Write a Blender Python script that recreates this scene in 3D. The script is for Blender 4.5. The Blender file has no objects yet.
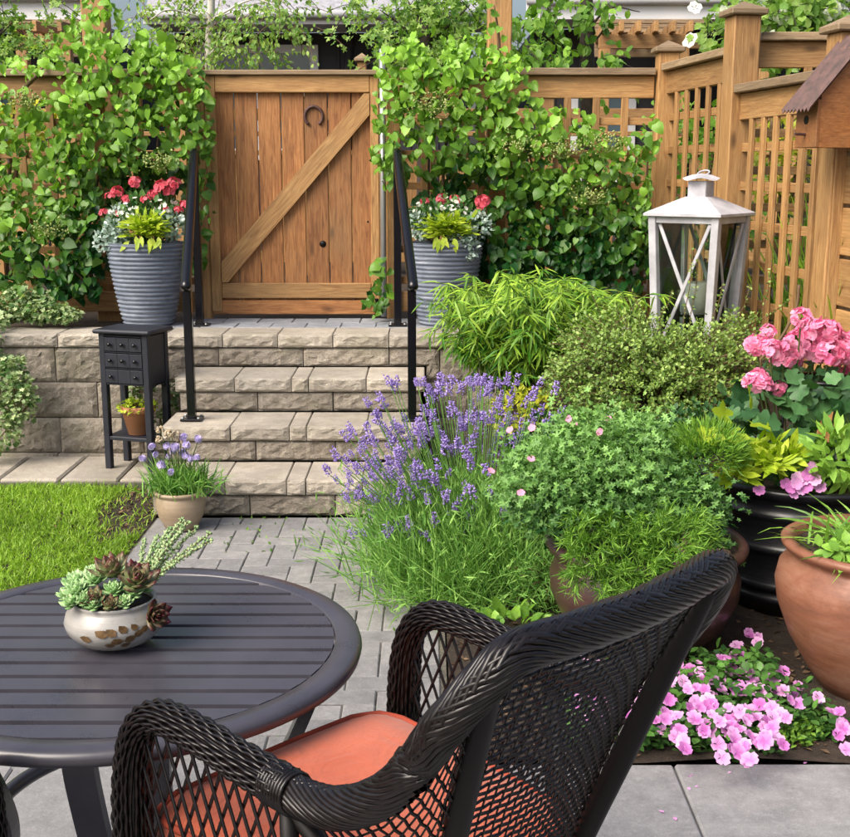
import bpy, math, random
import numpy as np
from mathutils import Vector, Matrix

random.seed(11)
rng = np.random.default_rng(11)
S = bpy.context.scene
COL = S.collection
R = math.radians

# ------------------------------------------------------------------ camera, sky, sun, exposure
cam_data = bpy.data.cameras.new('camera')
cam = bpy.data.objects.new('camera', cam_data)
COL.objects.link(cam)
cam.location = (0, 0, 1.595)
cam.rotation_euler = (R(90 - 11.7), 0, 0)
cam_data.sensor_width = 36
cam_data.lens = 36 * 1200 / 850
cam_data.clip_start = 0.05
cam_data.clip_end = 600
S.camera = cam

world = bpy.data.worlds.new('World')
S.world = world
world.use_nodes = True
wnt = world.node_tree
sky = wnt.nodes.new('ShaderNodeTexSky')
sky.sky_type = 'NISHITA'
sky.sun_disc = False
SUN_EL, SUN_AZ = 47, -130          # azimuth measured from +Y towards +X
sky.sun_elevation = R(SUN_EL)
sky.sun_rotation = R(SUN_AZ)
sky.air_density = 1.0
sky.dust_density = 6.0
sky.ozone_density = 0.6
wnt.nodes['Background'].inputs[1].default_value = 0.08
wnt.links.new(sky.outputs[0], wnt.nodes['Background'].inputs[0])

sun_data = bpy.data.lights.new('sun', 'SUN')
sun_data.energy = 1.5
sun_data.angle = R(44)
sun_data.color = (1.0, 0.95, 0.86)
sun = bpy.data.objects.new('sun', sun_data)
COL.objects.link(sun)
_sd = Vector((math.sin(R(SUN_AZ)) * math.cos(R(SUN_EL)), math.cos(R(SUN_AZ)) * math.cos(R(SUN_EL)), math.sin(R(SUN_EL))))
sun.rotation_euler = _sd.to_track_quat('Z', 'Y').to_euler()
sun.location = _sd * 30

S.view_settings.view_transform = 'Standard'
S.view_settings.look = 'None'
S.view_settings.exposure = 1.38
S.view_settings.gamma = 1
S.render.engine = 'CYCLES'
S.cycles.max_bounces = 6
S.cycles.transparent_max_bounces = 8
S.cycles.use_denoising = True

# ------------------------------------------------------------------ node helpers
def new_mat(name):
    m = bpy.data.materials.new(name)
    m.use_nodes = True
    nt = m.node_tree
    nt.nodes.clear()
    out = nt.nodes.new('ShaderNodeOutputMaterial')
    return m, nt, out

def N(nt, typ, props=None, **inp):
    n = nt.nodes.new(typ)
    for k, v in (props or {}).items():
        setattr(n, k, v)
    for k, v in inp.items():
        s = n.inputs[int(k[1:])] if (k[0] == 'i' and k[1:].isdigit()) else n.inputs[k.replace('_', ' ')]
        if isinstance(v, bpy.types.NodeSocket):
            nt.links.new(v, s)
        else:
            if s.type == 'RGBA' and len(v) == 3:
                v = (*v, 1)
            s.default_value = v
    return n

def ramp(nt, fac, stops, interp='LINEAR'):
    n = nt.nodes.new('ShaderNodeValToRGB')
    nt.links.new(fac, n.inputs[0])
    cr = n.color_ramp
    cr.interpolation = interp
    while len(cr.elements) < len(stops):
        cr.elements.new(0.5)
    for e, (p, c) in zip(cr.elements, stops):
        e.position = p
        e.color = (*c, 1) if len(c) == 3 else c
    return n.outputs[0]

def mixc(nt, fac, a, b, mode='MIX'):
    n = nt.nodes.new('ShaderNodeMix')
    n.data_type = 'RGBA'
    n.blend_type = mode
    for s, v in ((n.inputs[0], fac), (n.inputs[6], a), (n.inputs[7], b)):
        if isinstance(v, bpy.types.NodeSocket):
            nt.links.new(v, s)
        else:
            s.default_value = (*v, 1) if hasattr(v, '__len__') and len(v) == 3 else v
    return n.outputs[2]

def surf(nt, out, **kw):
    p = N(nt, 'ShaderNodeBsdfPrincipled', None, **kw)
    nt.links.new(p.outputs[0], out.inputs[0])
    return p

def bump(nt, height, strength, dist=0.01):
    return N(nt, 'ShaderNodeBump', None, Strength=strength, Distance=dist, Height=height).outputs[0]

def coords(nt, kind='Object', scale=(1, 1, 1), rnd=True):
    c = N(nt, 'ShaderNodeTexCoord').outputs[kind]
    if rnd:
        r = N(nt, 'ShaderNodeObjectInfo').outputs['Random']
        m = N(nt, 'ShaderNodeMath', {'operation': 'MULTIPLY'}, i0=r, i1=37.0).outputs[0]
        c = N(nt, 'ShaderNodeVectorMath', {'operation': 'ADD'}, i0=c, i1=N(nt, 'ShaderNodeCombineXYZ', None, X=m, Y=m, Z=m).outputs[0]).outputs[0]
    return N(nt, 'ShaderNodeMapping', None, Vector=c, Scale=scale).outputs[0]

def noise(nt, vec, scale, detail=4, rough=0.6, dist=0.0):
    return N(nt, 'ShaderNodeTexNoise', None, Vector=vec, Scale=scale, Detail=detail, Roughness=rough, Distortion=dist).outputs[0]

def wood(name, dark, mid, light, rough=0.62):
    m, nt, out = new_mat(name)
    v = coords(nt, scale=(1.0, 9.0, 9.0))
    g1 = noise(nt, v, 5.0, 6, 0.65, 1.2)
    v2 = coords(nt, scale=(2.0, 60.0, 60.0))
    g2 = noise(nt, v2, 3.0, 3, 0.7)
    col = ramp(nt, g1, [(0.30, dark), (0.5, mid), (0.72, light)])
    col = mixc(nt, ramp(nt, g2, [(0.35, (0, 0, 0)), (0.7, (0.55,) * 3)]), col, tuple(c * 0.55 for c in dark))
    # knots
    vk = coords(nt, scale=(2.2, 6.0, 6.0))
    vo = N(nt, 'ShaderNodeTexVoronoi', None, Vector=vk, Scale=1.3).outputs['Distance']
    kn = ramp(nt, vo, [(0.0, (1,) * 3), (0.07, (0.7,) * 3), (0.16, (0,) * 3)])
    col = mixc(nt, kn, col, tuple(c * 0.35 for c in dark))
    r = N(nt, 'ShaderNodeObjectInfo').outputs['Random']
    col = mixc(nt, 1.0, col, ramp(nt, r, [(0, (0.72, 0.70, 0.68)), (1, (1.12, 1.1, 1.05))]), 'MULTIPLY')
    # weathering patches, greyish green
    vw = coords(nt, scale=(1, 1, 1))
    wn = noise(nt, vw, 2.3, 5, 0.7)
    col = mixc(nt, ramp(nt, wn, [(0.52, (0,) * 3), (0.8, (0.4,) * 3)]), col, (0.17, 0.14, 0.075))
    surf(nt, out, Base_Color=col, Roughness=rough, Normal=bump(nt, g2, 0.35, 0.004))
    return m

def stone(name, c0, c1, c2, scale, bstr, rough=0.9, moss=0.0):
    m, nt, out = new_mat(name)
    v = coords(nt)
    n1 = noise(nt, v, scale * 0.25, 5, 0.6)
    n2 = noise(nt, v, scale, 6, 0.75)
    n3 = noise(nt, v, scale * 6, 3, 0.7)
    col = ramp(nt, n1, [(0.3, c0), (0.5, c1), (0.7, c2)])
    col = mixc(nt, ramp(nt, n3, [(0.3, (0.55,) * 3), (0.5, (0,) * 3)]), col, tuple(c * 0.35 for c in c0))
    col = mixc(nt, ramp(nt, n2, [(0.52, (0,) * 3), (0.75, (0.5,) * 3)]), col, tuple(min(1, c * 1.35) for c in c2))
    r = N(nt, 'ShaderNodeObjectInfo').outputs['Random']
    col = mixc(nt, 1.0, col, ramp(nt, r, [(0, (0.82, 0.82, 0.82)), (1, (1.1, 1.08, 1.05))]), 'MULTIPLY')
    if moss:
        geo = N(nt, 'ShaderNodeNewGeometry').outputs['Position']
        ns = noise(nt, geo, 2.2, 5, 0.65)
        col = mixc(nt, ramp(nt, ns, [(0.45, (0,) * 3), (0.7, (0.55,) * 3)]), col, tuple(c * 0.55 for c in c0))
        nm = noise(nt, geo, 4.5, 4, 0.6)
        col = mixc(nt, ramp(nt, nm, [(0.55, (0,) * 3), (0.72, (moss,) * 3)]), col, (0.13, 0.14, 0.05))
    hsum = N(nt, 'ShaderNodeMath', {'operation': 'ADD'}, i0=n2, i1=N(nt, 'ShaderNodeMath', {'operation': 'MULTIPLY'}, i0=n3, i1=0.35).outputs[0]).outputs[0]
    surf(nt, out, Base_Color=col, Roughness=rough, Normal=bump(nt, hsum, bstr, 0.02))
    return m

def plain(name, col, rough=0.5, metal=0.0, nscale=0, namp=0.25, bstr=0.0, coat=0.0, spec=0.5, sheen=0.0):
    m, nt, out = new_mat(name)
    kw = dict(Roughness=rough, Metallic=metal, Coat_Weight=coat, Specular_IOR_Level=spec, Sheen_Weight=sheen)
    if nscale:
        n = noise(nt, coords(nt), nscale, 5, 0.65)
        c = ramp(nt, n, [(0.3, tuple(v * (1 - namp) for v in col)), (0.7, tuple(min(1, v * (1 + namp)) for v in col))])
        kw['Base_Color'] = c
        if bstr:
            kw['Normal'] = bump(nt, n, bstr, 0.004)
    else:
        kw['Base_Color'] = col
    surf(nt, out, **kw)
    return m

def leafmat(name, dark, light, trans=0.35, rough=0.45, spec=0.4, tm=(1.15, 1.25, 0.5)):
    """leaf colour runs over the per-leaf 'tint' value"""
    m, nt, out = new_mat(name)
    a = N(nt, 'ShaderNodeAttribute', {'attribute_name': 'tint'}).outputs['Fac']
    mid = tuple(0.5 * (x + y) for x, y in zip(dark, light))
    c = ramp(nt, a, [(0.0, dark), (0.5, mid), (1.0, light)])
    n = noise(nt, coords(nt, rnd=False), 60, 2, 0.5)
    c = mixc(nt, 1.0, c, ramp(nt, n, [(0.3, (0.8,) * 3), (0.7, (1.15,) * 3)]), 'MULTIPLY')
    p = N(nt, 'ShaderNodeBsdfPrincipled', None, Base_Color=c, Roughness=rough, Specular_IOR_Level=spec)
    tc = mixc(nt, 1.0, c, tm, 'MULTIPLY')
    t = N(nt, 'ShaderNodeBsdfTranslucent', None, Color=tc)
    mx = N(nt, 'ShaderNodeMixShader', None, Fac=trans)
    nt.links.new(p.outputs[0], mx.inputs[1])
    nt.links.new(t.outputs[0], mx.inputs[2])
    nt.links.new(mx.outputs[0], out.inputs[0])
    return m

M = {}
M['cedar'] = wood('cedar', (0.30, 0.15, 0.055), (0.46, 0.26, 0.10), (0.58, 0.36, 0.155))
M['cedar_gate'] = wood('cedar_gate', (0.21, 0.080, 0.027), (0.42, 0.185, 0.064), (0.56, 0.28, 0.105))
M['cedar_grey'] = wood('cedar_grey', (0.22, 0.15, 0.085), (0.34, 0.245, 0.15), (0.45, 0.34, 0.22))
M['bird_wood'] = wood('bird_wood', (0.25, 0.10, 0.032), (0.34, 0.145, 0.048), (0.40, 0.18, 0.062))
M['stone'] = stone('stone', (0.25, 0.215, 0.175), (0.345, 0.305, 0.255), (0.42, 0.38, 0.325), 26, 0.9, moss=0.35)
M['cap'] = stone('cap', (0.33, 0.295, 0.25), (0.405, 0.365, 0.31), (0.465, 0.425, 0.365), 30, 0.45, moss=0.25)
M['paver'] = stone('paver', (0.19, 0.187, 0.19), (0.235, 0.232, 0.235), (0.28, 0.277, 0.278), 40, 0.25)
M['paver_blue'] = stone('paver_blue', (0.20, 0.22, 0.26), (0.25, 0.27, 0.31), (0.30, 0.32, 0.36), 40, 0.25)
M['slab'] = stone('slab', (0.20, 0.20, 0.21), (0.24, 0.24, 0.25), (0.28, 0.28, 0.29), 60, 0.2)
M['soil'] = stone('soil', (0.03, 0.02, 0.014), (0.05, 0.034, 0.023), (0.085, 0.06, 0.04), 40, 1.0)
M['joint'] = stone('joint', (0.09, 0.08, 0.065), (0.13, 0.12, 0.10), (0.17, 0.16, 0.135), 40, 0.5, moss=0.4)
M['black_iron'] = plain('black_iron', (0.005, 0.005, 0.007), 0.16, spec=0.45)
M['wicker'] = plain('wicker', (0.0075, 0.0055, 0.0055), 0.29, nscale=60, namp=0.6, spec=0.42)
M['wicker_dark'] = plain('wicker_dark', (0.005, 0.004, 0.004), 0.5, spec=0.25)
M['cabinet'] = plain('cabinet', (0.012, 0.014, 0.024), 0.5, nscale=30, namp=0.3)
def table_mat():
    m, nt, out = new_mat('table')
    v = coords(nt, rnd=False)
    n1 = noise(nt, v, 6, 5, 0.65); n2 = noise(nt, v, 260, 2, 0.5)
    c = ramp(nt, n1, [(0.3, (0.040, 0.038, 0.048)), (0.7, (0.062, 0.059, 0.074))])
    c = mixc(nt, ramp(nt, n2, [(0.70, (0,) * 3), (0.78, (0.35,) * 3)]), c, (0.16, 0.15, 0.13))
    surf(nt, out, Base_Color=c, Roughness=ramp(nt, n1, [(0.3, (0.24,) * 3), (0.7, (0.38,) * 3)]), Specular_IOR_Level=0.6)
    return m
M['table'] = table_mat()
M['galv'] = plain('galv', (0.45, 0.46, 0.47), 0.4, metal=0.7)
M['rust'] = plain('rust', (0.075, 0.033, 0.028), 0.6, nscale=25, namp=0.6)
M['white_wax'] = plain('white_wax', (0.8, 0.79, 0.75), 0.45)
M['lantern'] = plain('lantern', (0.44, 0.44, 0.475), 0.55, nscale=9, namp=0.28, bstr=0.15)
M['house_white'] = plain('house_white', (0.75, 0.76, 0.78), 0.6)
M['house_dark'] = plain('house_dark', (0.035, 0.033, 0.040), 0.7, nscale=3, namp=0.2)
M['house_grey'] = plain('house_grey', (0.42, 0.43, 0.45), 0.7, nscale=3, namp=0.1)
M['roof'] = plain('roof', (0.30, 0.30, 0.33), 0.9, nscale=20, namp=0.3)
M['bark'] = plain('bark', (0.045, 0.032, 0.025), 0.9, nscale=30, namp=0.5, bstr=0.6)
M['birch_bark'] = plain('birch_bark', (0.62, 0.58, 0.52), 0.8, nscale=12, namp=0.3)
M['stem'] = plain('stem', (0.09, 0.13, 0.035), 0.6)
M['stem_brown'] = plain('stem_brown', (0.13, 0.08, 0.04), 0.8)

def planter_mat():
    m, nt, out = new_mat('planter_blue')
    n1 = noise(nt, coords(nt, scale=(1, 1, 14)), 5, 5, 0.7)
    n2 = noise(nt, coords(nt, scale=(1, 1, 1)), 9, 5, 0.7)
    c = ramp(nt, n1, [(0.3, (0.09, 0.115, 0.16)), (0.55, (0.17, 0.20, 0.26)), (0.75, (0.36, 0.39, 0.45))])
    c = mixc(nt, ramp(nt, n2, [(0.5, (0,) * 3), (0.7, (0.5,) * 3)]), c, (0.05, 0.06, 0.09))
    surf(nt, out, Base_Color=c, Roughness=0.6, Normal=bump(nt, n1, 0.3, 0.01))
    return m
M['planter_blue'] = planter_mat()

def pot_mat(name, c0, c1, c2, rough, coat=0.0):
    m, nt, out = new_mat(name)
    n1 = noise(nt, coords(nt, scale=(1, 1, 2.2)), 3.5, 6, 0.7, 0.6)
    n2 = noise(nt, coords(nt), 40, 3, 0.6)
    c = ramp(nt, n1, [(0.25, c0), (0.5, c1), (0.78, c2)])
    c = mixc(nt, ramp(nt, n2, [(0.62, (0,) * 3), (0.8, (0.4,) * 3)]), c, tuple(x * 0.4 for x in c0))
    n3 = noise(nt, coords(nt, scale=(0.3, 0.3, 6)), 5, 4, 0.6)
    surf(nt, out, Base_Color=c, Roughness=ramp(nt, n1, [(0.3, (rough + .15,) * 3), (0.7, (rough - .05,) * 3)]), Coat_Weight=coat, Coat_Roughness=0.25, Normal=bump(nt, n3, 0.25, 0.01))
    return m
M['terracotta'] = pot_mat('terracotta', (0.10, 0.040, 0.025), (0.215, 0.084, 0.046), (0.32, 0.175, 0.12), 0.5, 0.1)
M['terracotta_matt'] = pot_mat('terracotta_matt', (0.26, 0.10, 0.045), (0.33, 0.14, 0.065), (0.38, 0.18, 0.09), 0.8)
M['pot_brown'] = pot_mat('pot_brown', (0.038, 0.016, 0.014), (0.062, 0.027, 0.024), (0.10, 0.047, 0.036), 0.4, 0.3)
M['pot_black'] = pot_mat('pot_black', (0.008, 0.008, 0.010), (0.013, 0.013, 0.016), (0.02, 0.02, 0.024), 0.33, 0.2)
M['pot_beige'] = pot_mat('pot_beige', (0.26, 0.19, 0.125), (0.36, 0.275, 0.19), (0.43, 0.34, 0.25), 0.45, 0.1)
M['bowl'] = pot_mat('bowl', (0.22, 0.205, 0.18), (0.33, 0.32, 0.30), (0.40, 0.395, 0.385), 0.3, 0.4)
M['paint_brown'] = plain('paint_brown', (0.13, 0.075, 0.03), 0.35, nscale=60, namp=0.5)

def fabric_mat():
    m, nt, out = new_mat('cushion_fabric')
    v = coords(nt, rnd=False)
    w1 = N(nt, 'ShaderNodeTexWave', {'bands_direction': 'X'}, Vector=v, Scale=260.0).outputs[1]
    w2 = N(nt, 'ShaderNodeTexWave', {'bands_direction': 'Y'}, Vector=v, Scale=260.0).outputs[1]
    h = N(nt, 'ShaderNodeMath', {'operation': 'ADD'}, i0=w1, i1=w2).outputs[0]
    n = noise(nt, v, 7, 4, 0.6)
    c = ramp(nt, n, [(0.3, (0.40, 0.078, 0.034)), (0.7, (0.53, 0.118, 0.052))])
    wr = noise(nt, v, 9, 3, 0.5, 1.5)
    c = mixc(nt, ramp(nt, noise(nt, v, 180, 2, 0.5), [(0.35, (0.35,) * 3), (0.6, (0,) * 3)]), c, (0.36, 0.07, 0.03))
    nb = N(nt, 'ShaderNodeBump', None, Strength=0.35, Distance=0.02, Height=wr, Normal=bump(nt, h, 0.3, 0.001)).outputs[0]
    surf(nt, out, Base_Color=c, Roughness=0.9, Sheen_Weight=0.2, Normal=nb)
    return m
M['cushion'] = fabric_mat()
M['piping'] = plain('piping', (0.30, 0.045, 0.02), 0.8)

def glass_mat():
    m, nt, out = new_mat('thin_glass')
    g = N(nt, 'ShaderNodeBsdfGlossy', None, Color=(0.9, 0.95, 0.95), Roughness=0.02)
    t = N(nt, 'ShaderNodeBsdfTransparent', None, Color=(0.93, 0.97, 0.95))
    f = N(nt, 'ShaderNodeFresnel', None, IOR=1.5)
    mx = N(nt, 'ShaderNodeMixShader', None, Fac=f.outputs[0])
    nt.links.new(t.outputs[0], mx.inputs[1])
    nt.links.new(g.outputs[0], mx.inputs[2])
    nt.links.new(mx.outputs[0], out.inputs[0])
    return m
M['glass'] = glass_mat()
M['window_glass'] = plain('window_glass', (0.10, 0.16, 0.20), 0.05, spec=1.0)

M['vine'] = leafmat('vine', (0.012, 0.080, 0.012), (0.27, 0.52, 0.045), 0.22, 0.42)
M['lime'] = leafmat('lime', (0.24, 0.38, 0.012), (0.55, 0.66, 0.06), 0.35)
M['silver'] = leafmat('silver', (0.22, 0.33, 0.28), (0.52, 0.62, 0.58), 0.15, 0.7, 0.2)
M['bamboo'] = leafmat('bamboo', (0.05, 0.18, 0.012), (0.42, 0.62, 0.06), 0.22)
M['box'] = leafmat('box', (0.04, 0.115, 0.016), (0.36, 0.52, 0.12), 0.15, 0.4, 0.4)
M['lavleaf'] = leafmat('lavleaf', (0.055, 0.19, 0.028), (0.32, 0.56, 0.13), 0.2, 0.6, 0.25)
M['crane'] = leafmat('crane', (0.016, 0.09, 0.016), (0.24, 0.46, 0.11), 0.18, 0.55)
M['fern'] = leafmat('fern', (0.035, 0.13, 0.012), (0.26, 0.48, 0.06), 0.2, 0.5)
M['ivy'] = leafmat('ivy', (0.05, 0.15, 0.03), (0.50, 0.60, 0.30), 0.25, 0.45)
M['geranium'] = leafmat('geranium', (0.022, 0.085, 0.030), (0.10, 0.24, 0.075), 0.25, 0.5)
M['impatiens_leaf'] = leafmat('impatiens_leaf', (0.02, 0.07, 0.015), (0.12, 0.28, 0.05), 0.25, 0.45)
M['grass'] = leafmat('grass', (0.085, 0.19, 0.014), (0.40, 0.62, 0.07), 0.35, 0.5)
M['tree_leaf'] = leafmat('tree_leaf', (0.10, 0.26, 0.04), (0.42, 0.60, 0.15), 0.42, 0.5)
M['tree_dark'] = leafmat('tree_dark', (0.045, 0.16, 0.02), (0.28, 0.50, 0.07), 0.4, 0.45)
M['gold'] = leafmat('gold', (0.30, 0.36, 0.02), (0.66, 0.62, 0.06), 0.35)
M['succ_green'] = leafmat('succ_green', (0.17, 0.36, 0.10), (0.52, 0.72, 0.36), 0.12, 0.4)
M['succ_red'] = leafmat('succ_red', (0.30, 0.40, 0.17), (0.10, 0.012, 0.016), 0.1, 0.35)
M['sedum'] = leafmat('sedum', (0.22, 0.38, 0.14), (0.52, 0.64, 0.34), 0.2, 0.5)
M['pink'] = leafmat('pink', (0.80, 0.13, 0.32), (0.95, 0.46, 0.64), 0.25, 0.6, 0.2, tm=(1, 1, 1))
M['red'] = leafmat('red', (0.60, 0.03, 0.07), (0.90, 0.20, 0.26), 0.2, 0.6, 0.2, tm=(1, 1, 1))
M['magenta'] = leafmat('magenta', (0.45, 0.05, 0.30), (0.78, 0.22, 0.62), 0.25, 0.6, 0.2, tm=(1, 1, 1))
M['lilac'] = leafmat('lilac', (0.54, 0.13, 0.46), (0.86, 0.50, 0.80), 0.25, 0.6, 0.2, tm=(1, 1, 1))
M['violet'] = leafmat('violet', (0.25, 0.16, 0.53), (0.56, 0.44, 0.85), 0.2, 0.7, 0.2, tm=(1, 1, 1))
M['mauve'] = leafmat('mauve', (0.46, 0.38, 0.70), (0.72, 0.65, 0.90), 0.25, 0.7, 0.2, tm=(1, 1, 1))
M['white_petal'] = leafmat('white_petal', (0.70, 0.74, 0.62), (0.86, 0.86, 0.82), 0.3, 0.6, 0.2, tm=(1, 1, 1))
M['umbel'] = leafmat('umbel', (0.24, 0.34, 0.07), (0.56, 0.60, 0.26), 0.25, 0.6, 0.2)
M['seedhead'] = leafmat('seedhead', (0.42, 0.32, 0.20), (0.66, 0.56, 0.42), 0.2, 0.8, 0.1)

# ------------------------------------------------------------------ mesh helpers
class G:
    """collects geometry; faces are kept as arrays of equal-sized polygons"""
    def __init__(self):
        self.v = []; self.f = []; self.t = []; self.n = 0; self.smooth = []
    def add(self, v, faces, tint=0.5, smooth=False):
        v = np.asarray(v, dtype=np.float64).reshape(-1, 3)
        groups = {}
        if isinstance(faces, np.ndarray):
            groups[faces.shape[1]] = faces
        else:
            for f in faces:
                groups.setdefault(len(f), []).append(f)
        for k, fs in groups.items():
            self.f.append(np.asarray(fs, dtype=np.int64) + self.n)
            self.smooth.append(smooth)
        self.v.append(v)
        t = np.asarray(tint, dtype=np.float64)
        self.t.append(np.full(len(v), float(t)) if t.ndim == 0 else t)
        self.n += len(v)
        return self
    def box(self, c, s, ch=0.0, mat=None, tint=0.5):
        v, f = cbox(s[0], s[1], s[2], ch)
        if mat is not None:
            v = xf(v, mat)
        return self.add(v + np.array(c), f, tint)
    def tube(self, P, r, sides=6, cap=True, tint=0.5, closed=False, smooth=True):
        v, f = tube_vf(P, r, sides, cap, closed)
        return self.add(v, f, tint, smooth)
    def lathe(self, prof, c=(0, 0, 0), segs=32, smooth=True, tint=0.5, wob=None):
        v, f = lathe_vf(prof, segs)
        if wob is not None:
            v = wob(v)
        return self.add(v + np.array(c), f, tint, smooth)
    def mesh(self, name):
        me = bpy.data.meshes.new(name)
        if not self.v:
            return me
        V = np.concatenate(self.v)
        me.vertices.add(len(V))
        me.vertices.foreach_set('co', V.astype(np.float32).ravel())
        loops = np.concatenate([f.ravel() for f in self.f])
        tot = np.concatenate([np.full(len(f), f.shape[1], dtype=np.int32) for f in self.f])
        sm = np.concatenate([np.full(len(f), s, dtype=bool) for f, s in zip(self.f, self.smooth)])
        start = np.concatenate(([0], np.cumsum(tot)[:-1])).astype(np.int32)
        me.loops.add(len(loops))
        me.loops.foreach_set('vertex_index', loops.astype(np.int32))
        me.polygons.add(len(tot))
        me.polygons.foreach_set('loop_start', start)
        me.polygons.foreach_set('loop_total', tot)
        me.polygons.foreach_set('use_smooth', sm)
        at = me.attributes.new('tint', 'FLOAT', 'POINT')
        at.data.foreach_set('value', np.concatenate(self.t).astype(np.float32))
        me.update(calc_edges=True)
        return me

def xf(v, mat):
    m = np.array(mat)
    return v @ m[:3, :3].T + (m[:3, 3] if m.shape[0] == 4 else 0)

def cbox(sx, sy, sz, ch=0.0):
    hx, hy, hz = sx / 2, sy / 2, sz / 2
    if ch <= 0:
        v = [(x, y, z) for z in (-hz, hz) for y in (-hy, hy) for x in (-hx, hx)]
        f = [(0, 2, 3, 1), (4, 5, 7, 6), (0, 1, 5, 4), (2, 6, 7, 3), (0, 4, 6, 2), (1, 3, 7, 5)]
        return np.array(v, float), f
    ch = min(ch, hx * .9, hy * .9, hz * .9)
    v = []; idx = {}
    for sx_ in (-1, 1):
        for sy_ in (-1, 1):
            for sz_ in (-1, 1):
                for a in range(3):
                    p = [sx_ * hx, sy_ * hy, sz_ * hz]
                    for b in range(3):
                        if b != a:
                            p[b] -= ch * (sx_, sy_, sz_)[b]
                    idx[(sx_, sy_, sz_, a)] = len(v)
                    v.append(p)
    f = []
    for a in range(3):
        for s in (-1, 1):
            b, c = (a + 1) % 3, (a + 2) % 3
            quad = []
            for (sb, sc) in ((-1, -1), (1, -1), (1, 1), (-1, 1)):
                k = [0, 0, 0]; k[a] = s; k[b] = sb; k[c] = sc
                quad.append(idx[(*k, a)])
            f.append(tuple(quad if s > 0 else quad[::-1]))
    for a in range(3):
        b, c = (a + 1) % 3, (a + 2) % 3
        for sb in (-1, 1):
            for sc in (-1, 1):
                k0 = [0, 0, 0]; k0[a] = -1; k0[b] = sb; k0[c] = sc
                k1 = list(k0); k1[a] = 1
                q = (idx[(*k0, b)], idx[(*k1, b)], idx[(*k1, c)], idx[(*k0, c)])
                f.append(q if sb * sc < 0 else q[::-1])
    for s in [(a, b, c) for a in (-1, 1) for b in (-1, 1) for c in (-1, 1)]:
        q = tuple(idx[(*s, a)] for a in range(3))
        f.append(q if s[0] * s[1] * s[2] > 0 else q[::-1])
    return np.array(v, float), f

def catmull(pts, n=8, closed=False):
    P = np.array(pts, float)
    out = []
    m = len(P)
    rngi = range(m if closed else m - 1)
    for i in rngi:
        p0 = P[(i - 1) % m] if (closed or i > 0) else 2 * P[0] - P[1]
        p1 = P[i]; p2 = P[(i + 1) % m]
        p3 = P[(i + 2) % m] if (closed or i < m - 2) else 2 * P[-1] - P[-2]
        for t in np.linspace(0, 1, n, endpoint=False):
            out.append(0.5 * ((2 * p1) + (-p0 + p2) * t + (2 * p0 - 5 * p1 + 4 * p2 - p3) * t * t + (-p0 + 3 * p1 - 3 * p2 + p3) * t ** 3))
    if not closed:
        out.append(P[-1])
    return np.array(out)

def resample(P, step):
    d = np.concatenate(([0], np.cumsum(np.linalg.norm(np.diff(P, axis=0), axis=1))))
    n = max(2, int(round(d[-1] / step)) + 1)
    s = np.linspace(0, d[-1], n)
    return np.stack([np.interp(s, d, P[:, k]) for k in range(3)], 1)

def frames(P, closed=False):
    P = np.asarray(P, float)
    T = np.gradient(P, axis=0)
    if closed:
        T = np.roll(P, -1, 0) - np.roll(P, 1, 0)
    T /= np.linalg.norm(T, axis=1, keepdims=True) + 1e-12
    ref = np.array([0, 0, 1.0]) if abs(T[0][2]) < 0.9 else np.array([1.0, 0, 0])
    A = np.zeros_like(P); B = np.zeros_like(P)
    a = ref - T[0] * ref.dot(T[0]); a /= np.linalg.norm(a)
    for i in range(len(P)):
        a = a - T[i] * a.dot(T[i]); a /= np.linalg.norm(a) + 1e-12
        A[i] = a; B[i] = np.cross(T[i], a)
    return T, A, B

def tube_vf(P, r, sides=6, cap=True, closed=False):
    P = np.asarray(P, float); n = len(P)
    r = np.full(n, r) if np.ndim(r) == 0 else np.asarray(r)
    T, A, B = frames(P, closed)
    ang = np.linspace(0, 2 * math.pi, sides, endpoint=False)
    V = P[:, None] + r[:, None, None] * (np.cos(ang)[None, :, None] * A[:, None] + np.sin(ang)[None, :, None] * B[:, None])
    V = V.reshape(-1, 3)
    m = n if closed else n - 1
    i = np.arange(m)[:, None]; j = np.arange(sides)[None]
    i2 = (i + 1) % n; j2 = (j + 1) % sides
    F = np.stack([i * sides + j, i * sides + j2, i2 * sides + j2, i2 * sides + j], -1).reshape(-1, 4)
    if not cap or closed:
        return V, F
    faces = [tuple(q) for q in F.tolist()]
    if cap and not closed:
        faces.append(tuple(range(sides))[::-1]); faces.append(tuple((n - 1) * sides + k for k in range(sides)))
    return V, faces

def lathe_vf(prof, segs=32):
    prof = np.asarray(prof, float); n = len(prof)
    ang = np.linspace(0, 2 * math.pi, segs, endpoint=False)
    V = np.stack([prof[:, 0][:, None] * np.cos(ang), prof[:, 0][:, None] * np.sin(ang), np.repeat(prof[:, 1][:, None], segs, 1)], -1).reshape(-1, 3)
    i = np.arange(n - 1)[:, None]; j = np.arange(segs)[None]; j2 = (j + 1) % segs
    F = np.stack([i * segs + j, i * segs + j2, (i + 1) * segs + j2, (i + 1) * segs + j], -1).reshape(-1, 4)
    return V, [tuple(q) for q in F.tolist()]

def prism_vf(poly, z0, z1):
    n = len(poly)
    v = [(x, y, z0) for x, y in poly] + [(x, y, z1) for x, y in poly]
    f = [tuple(range(n))[::-1], tuple(range(n, 2 * n))] + [(i, (i + 1) % n, n + (i + 1) % n, n + i) for i in range(n)]
    return np.array(v, float), f

# ------------------------------------------------------------------ objects
WL = {}
def wl(o):
    return WL.get(o.name, Vector((0, 0, 0))) if o is not None else Vector((0, 0, 0))

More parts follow.
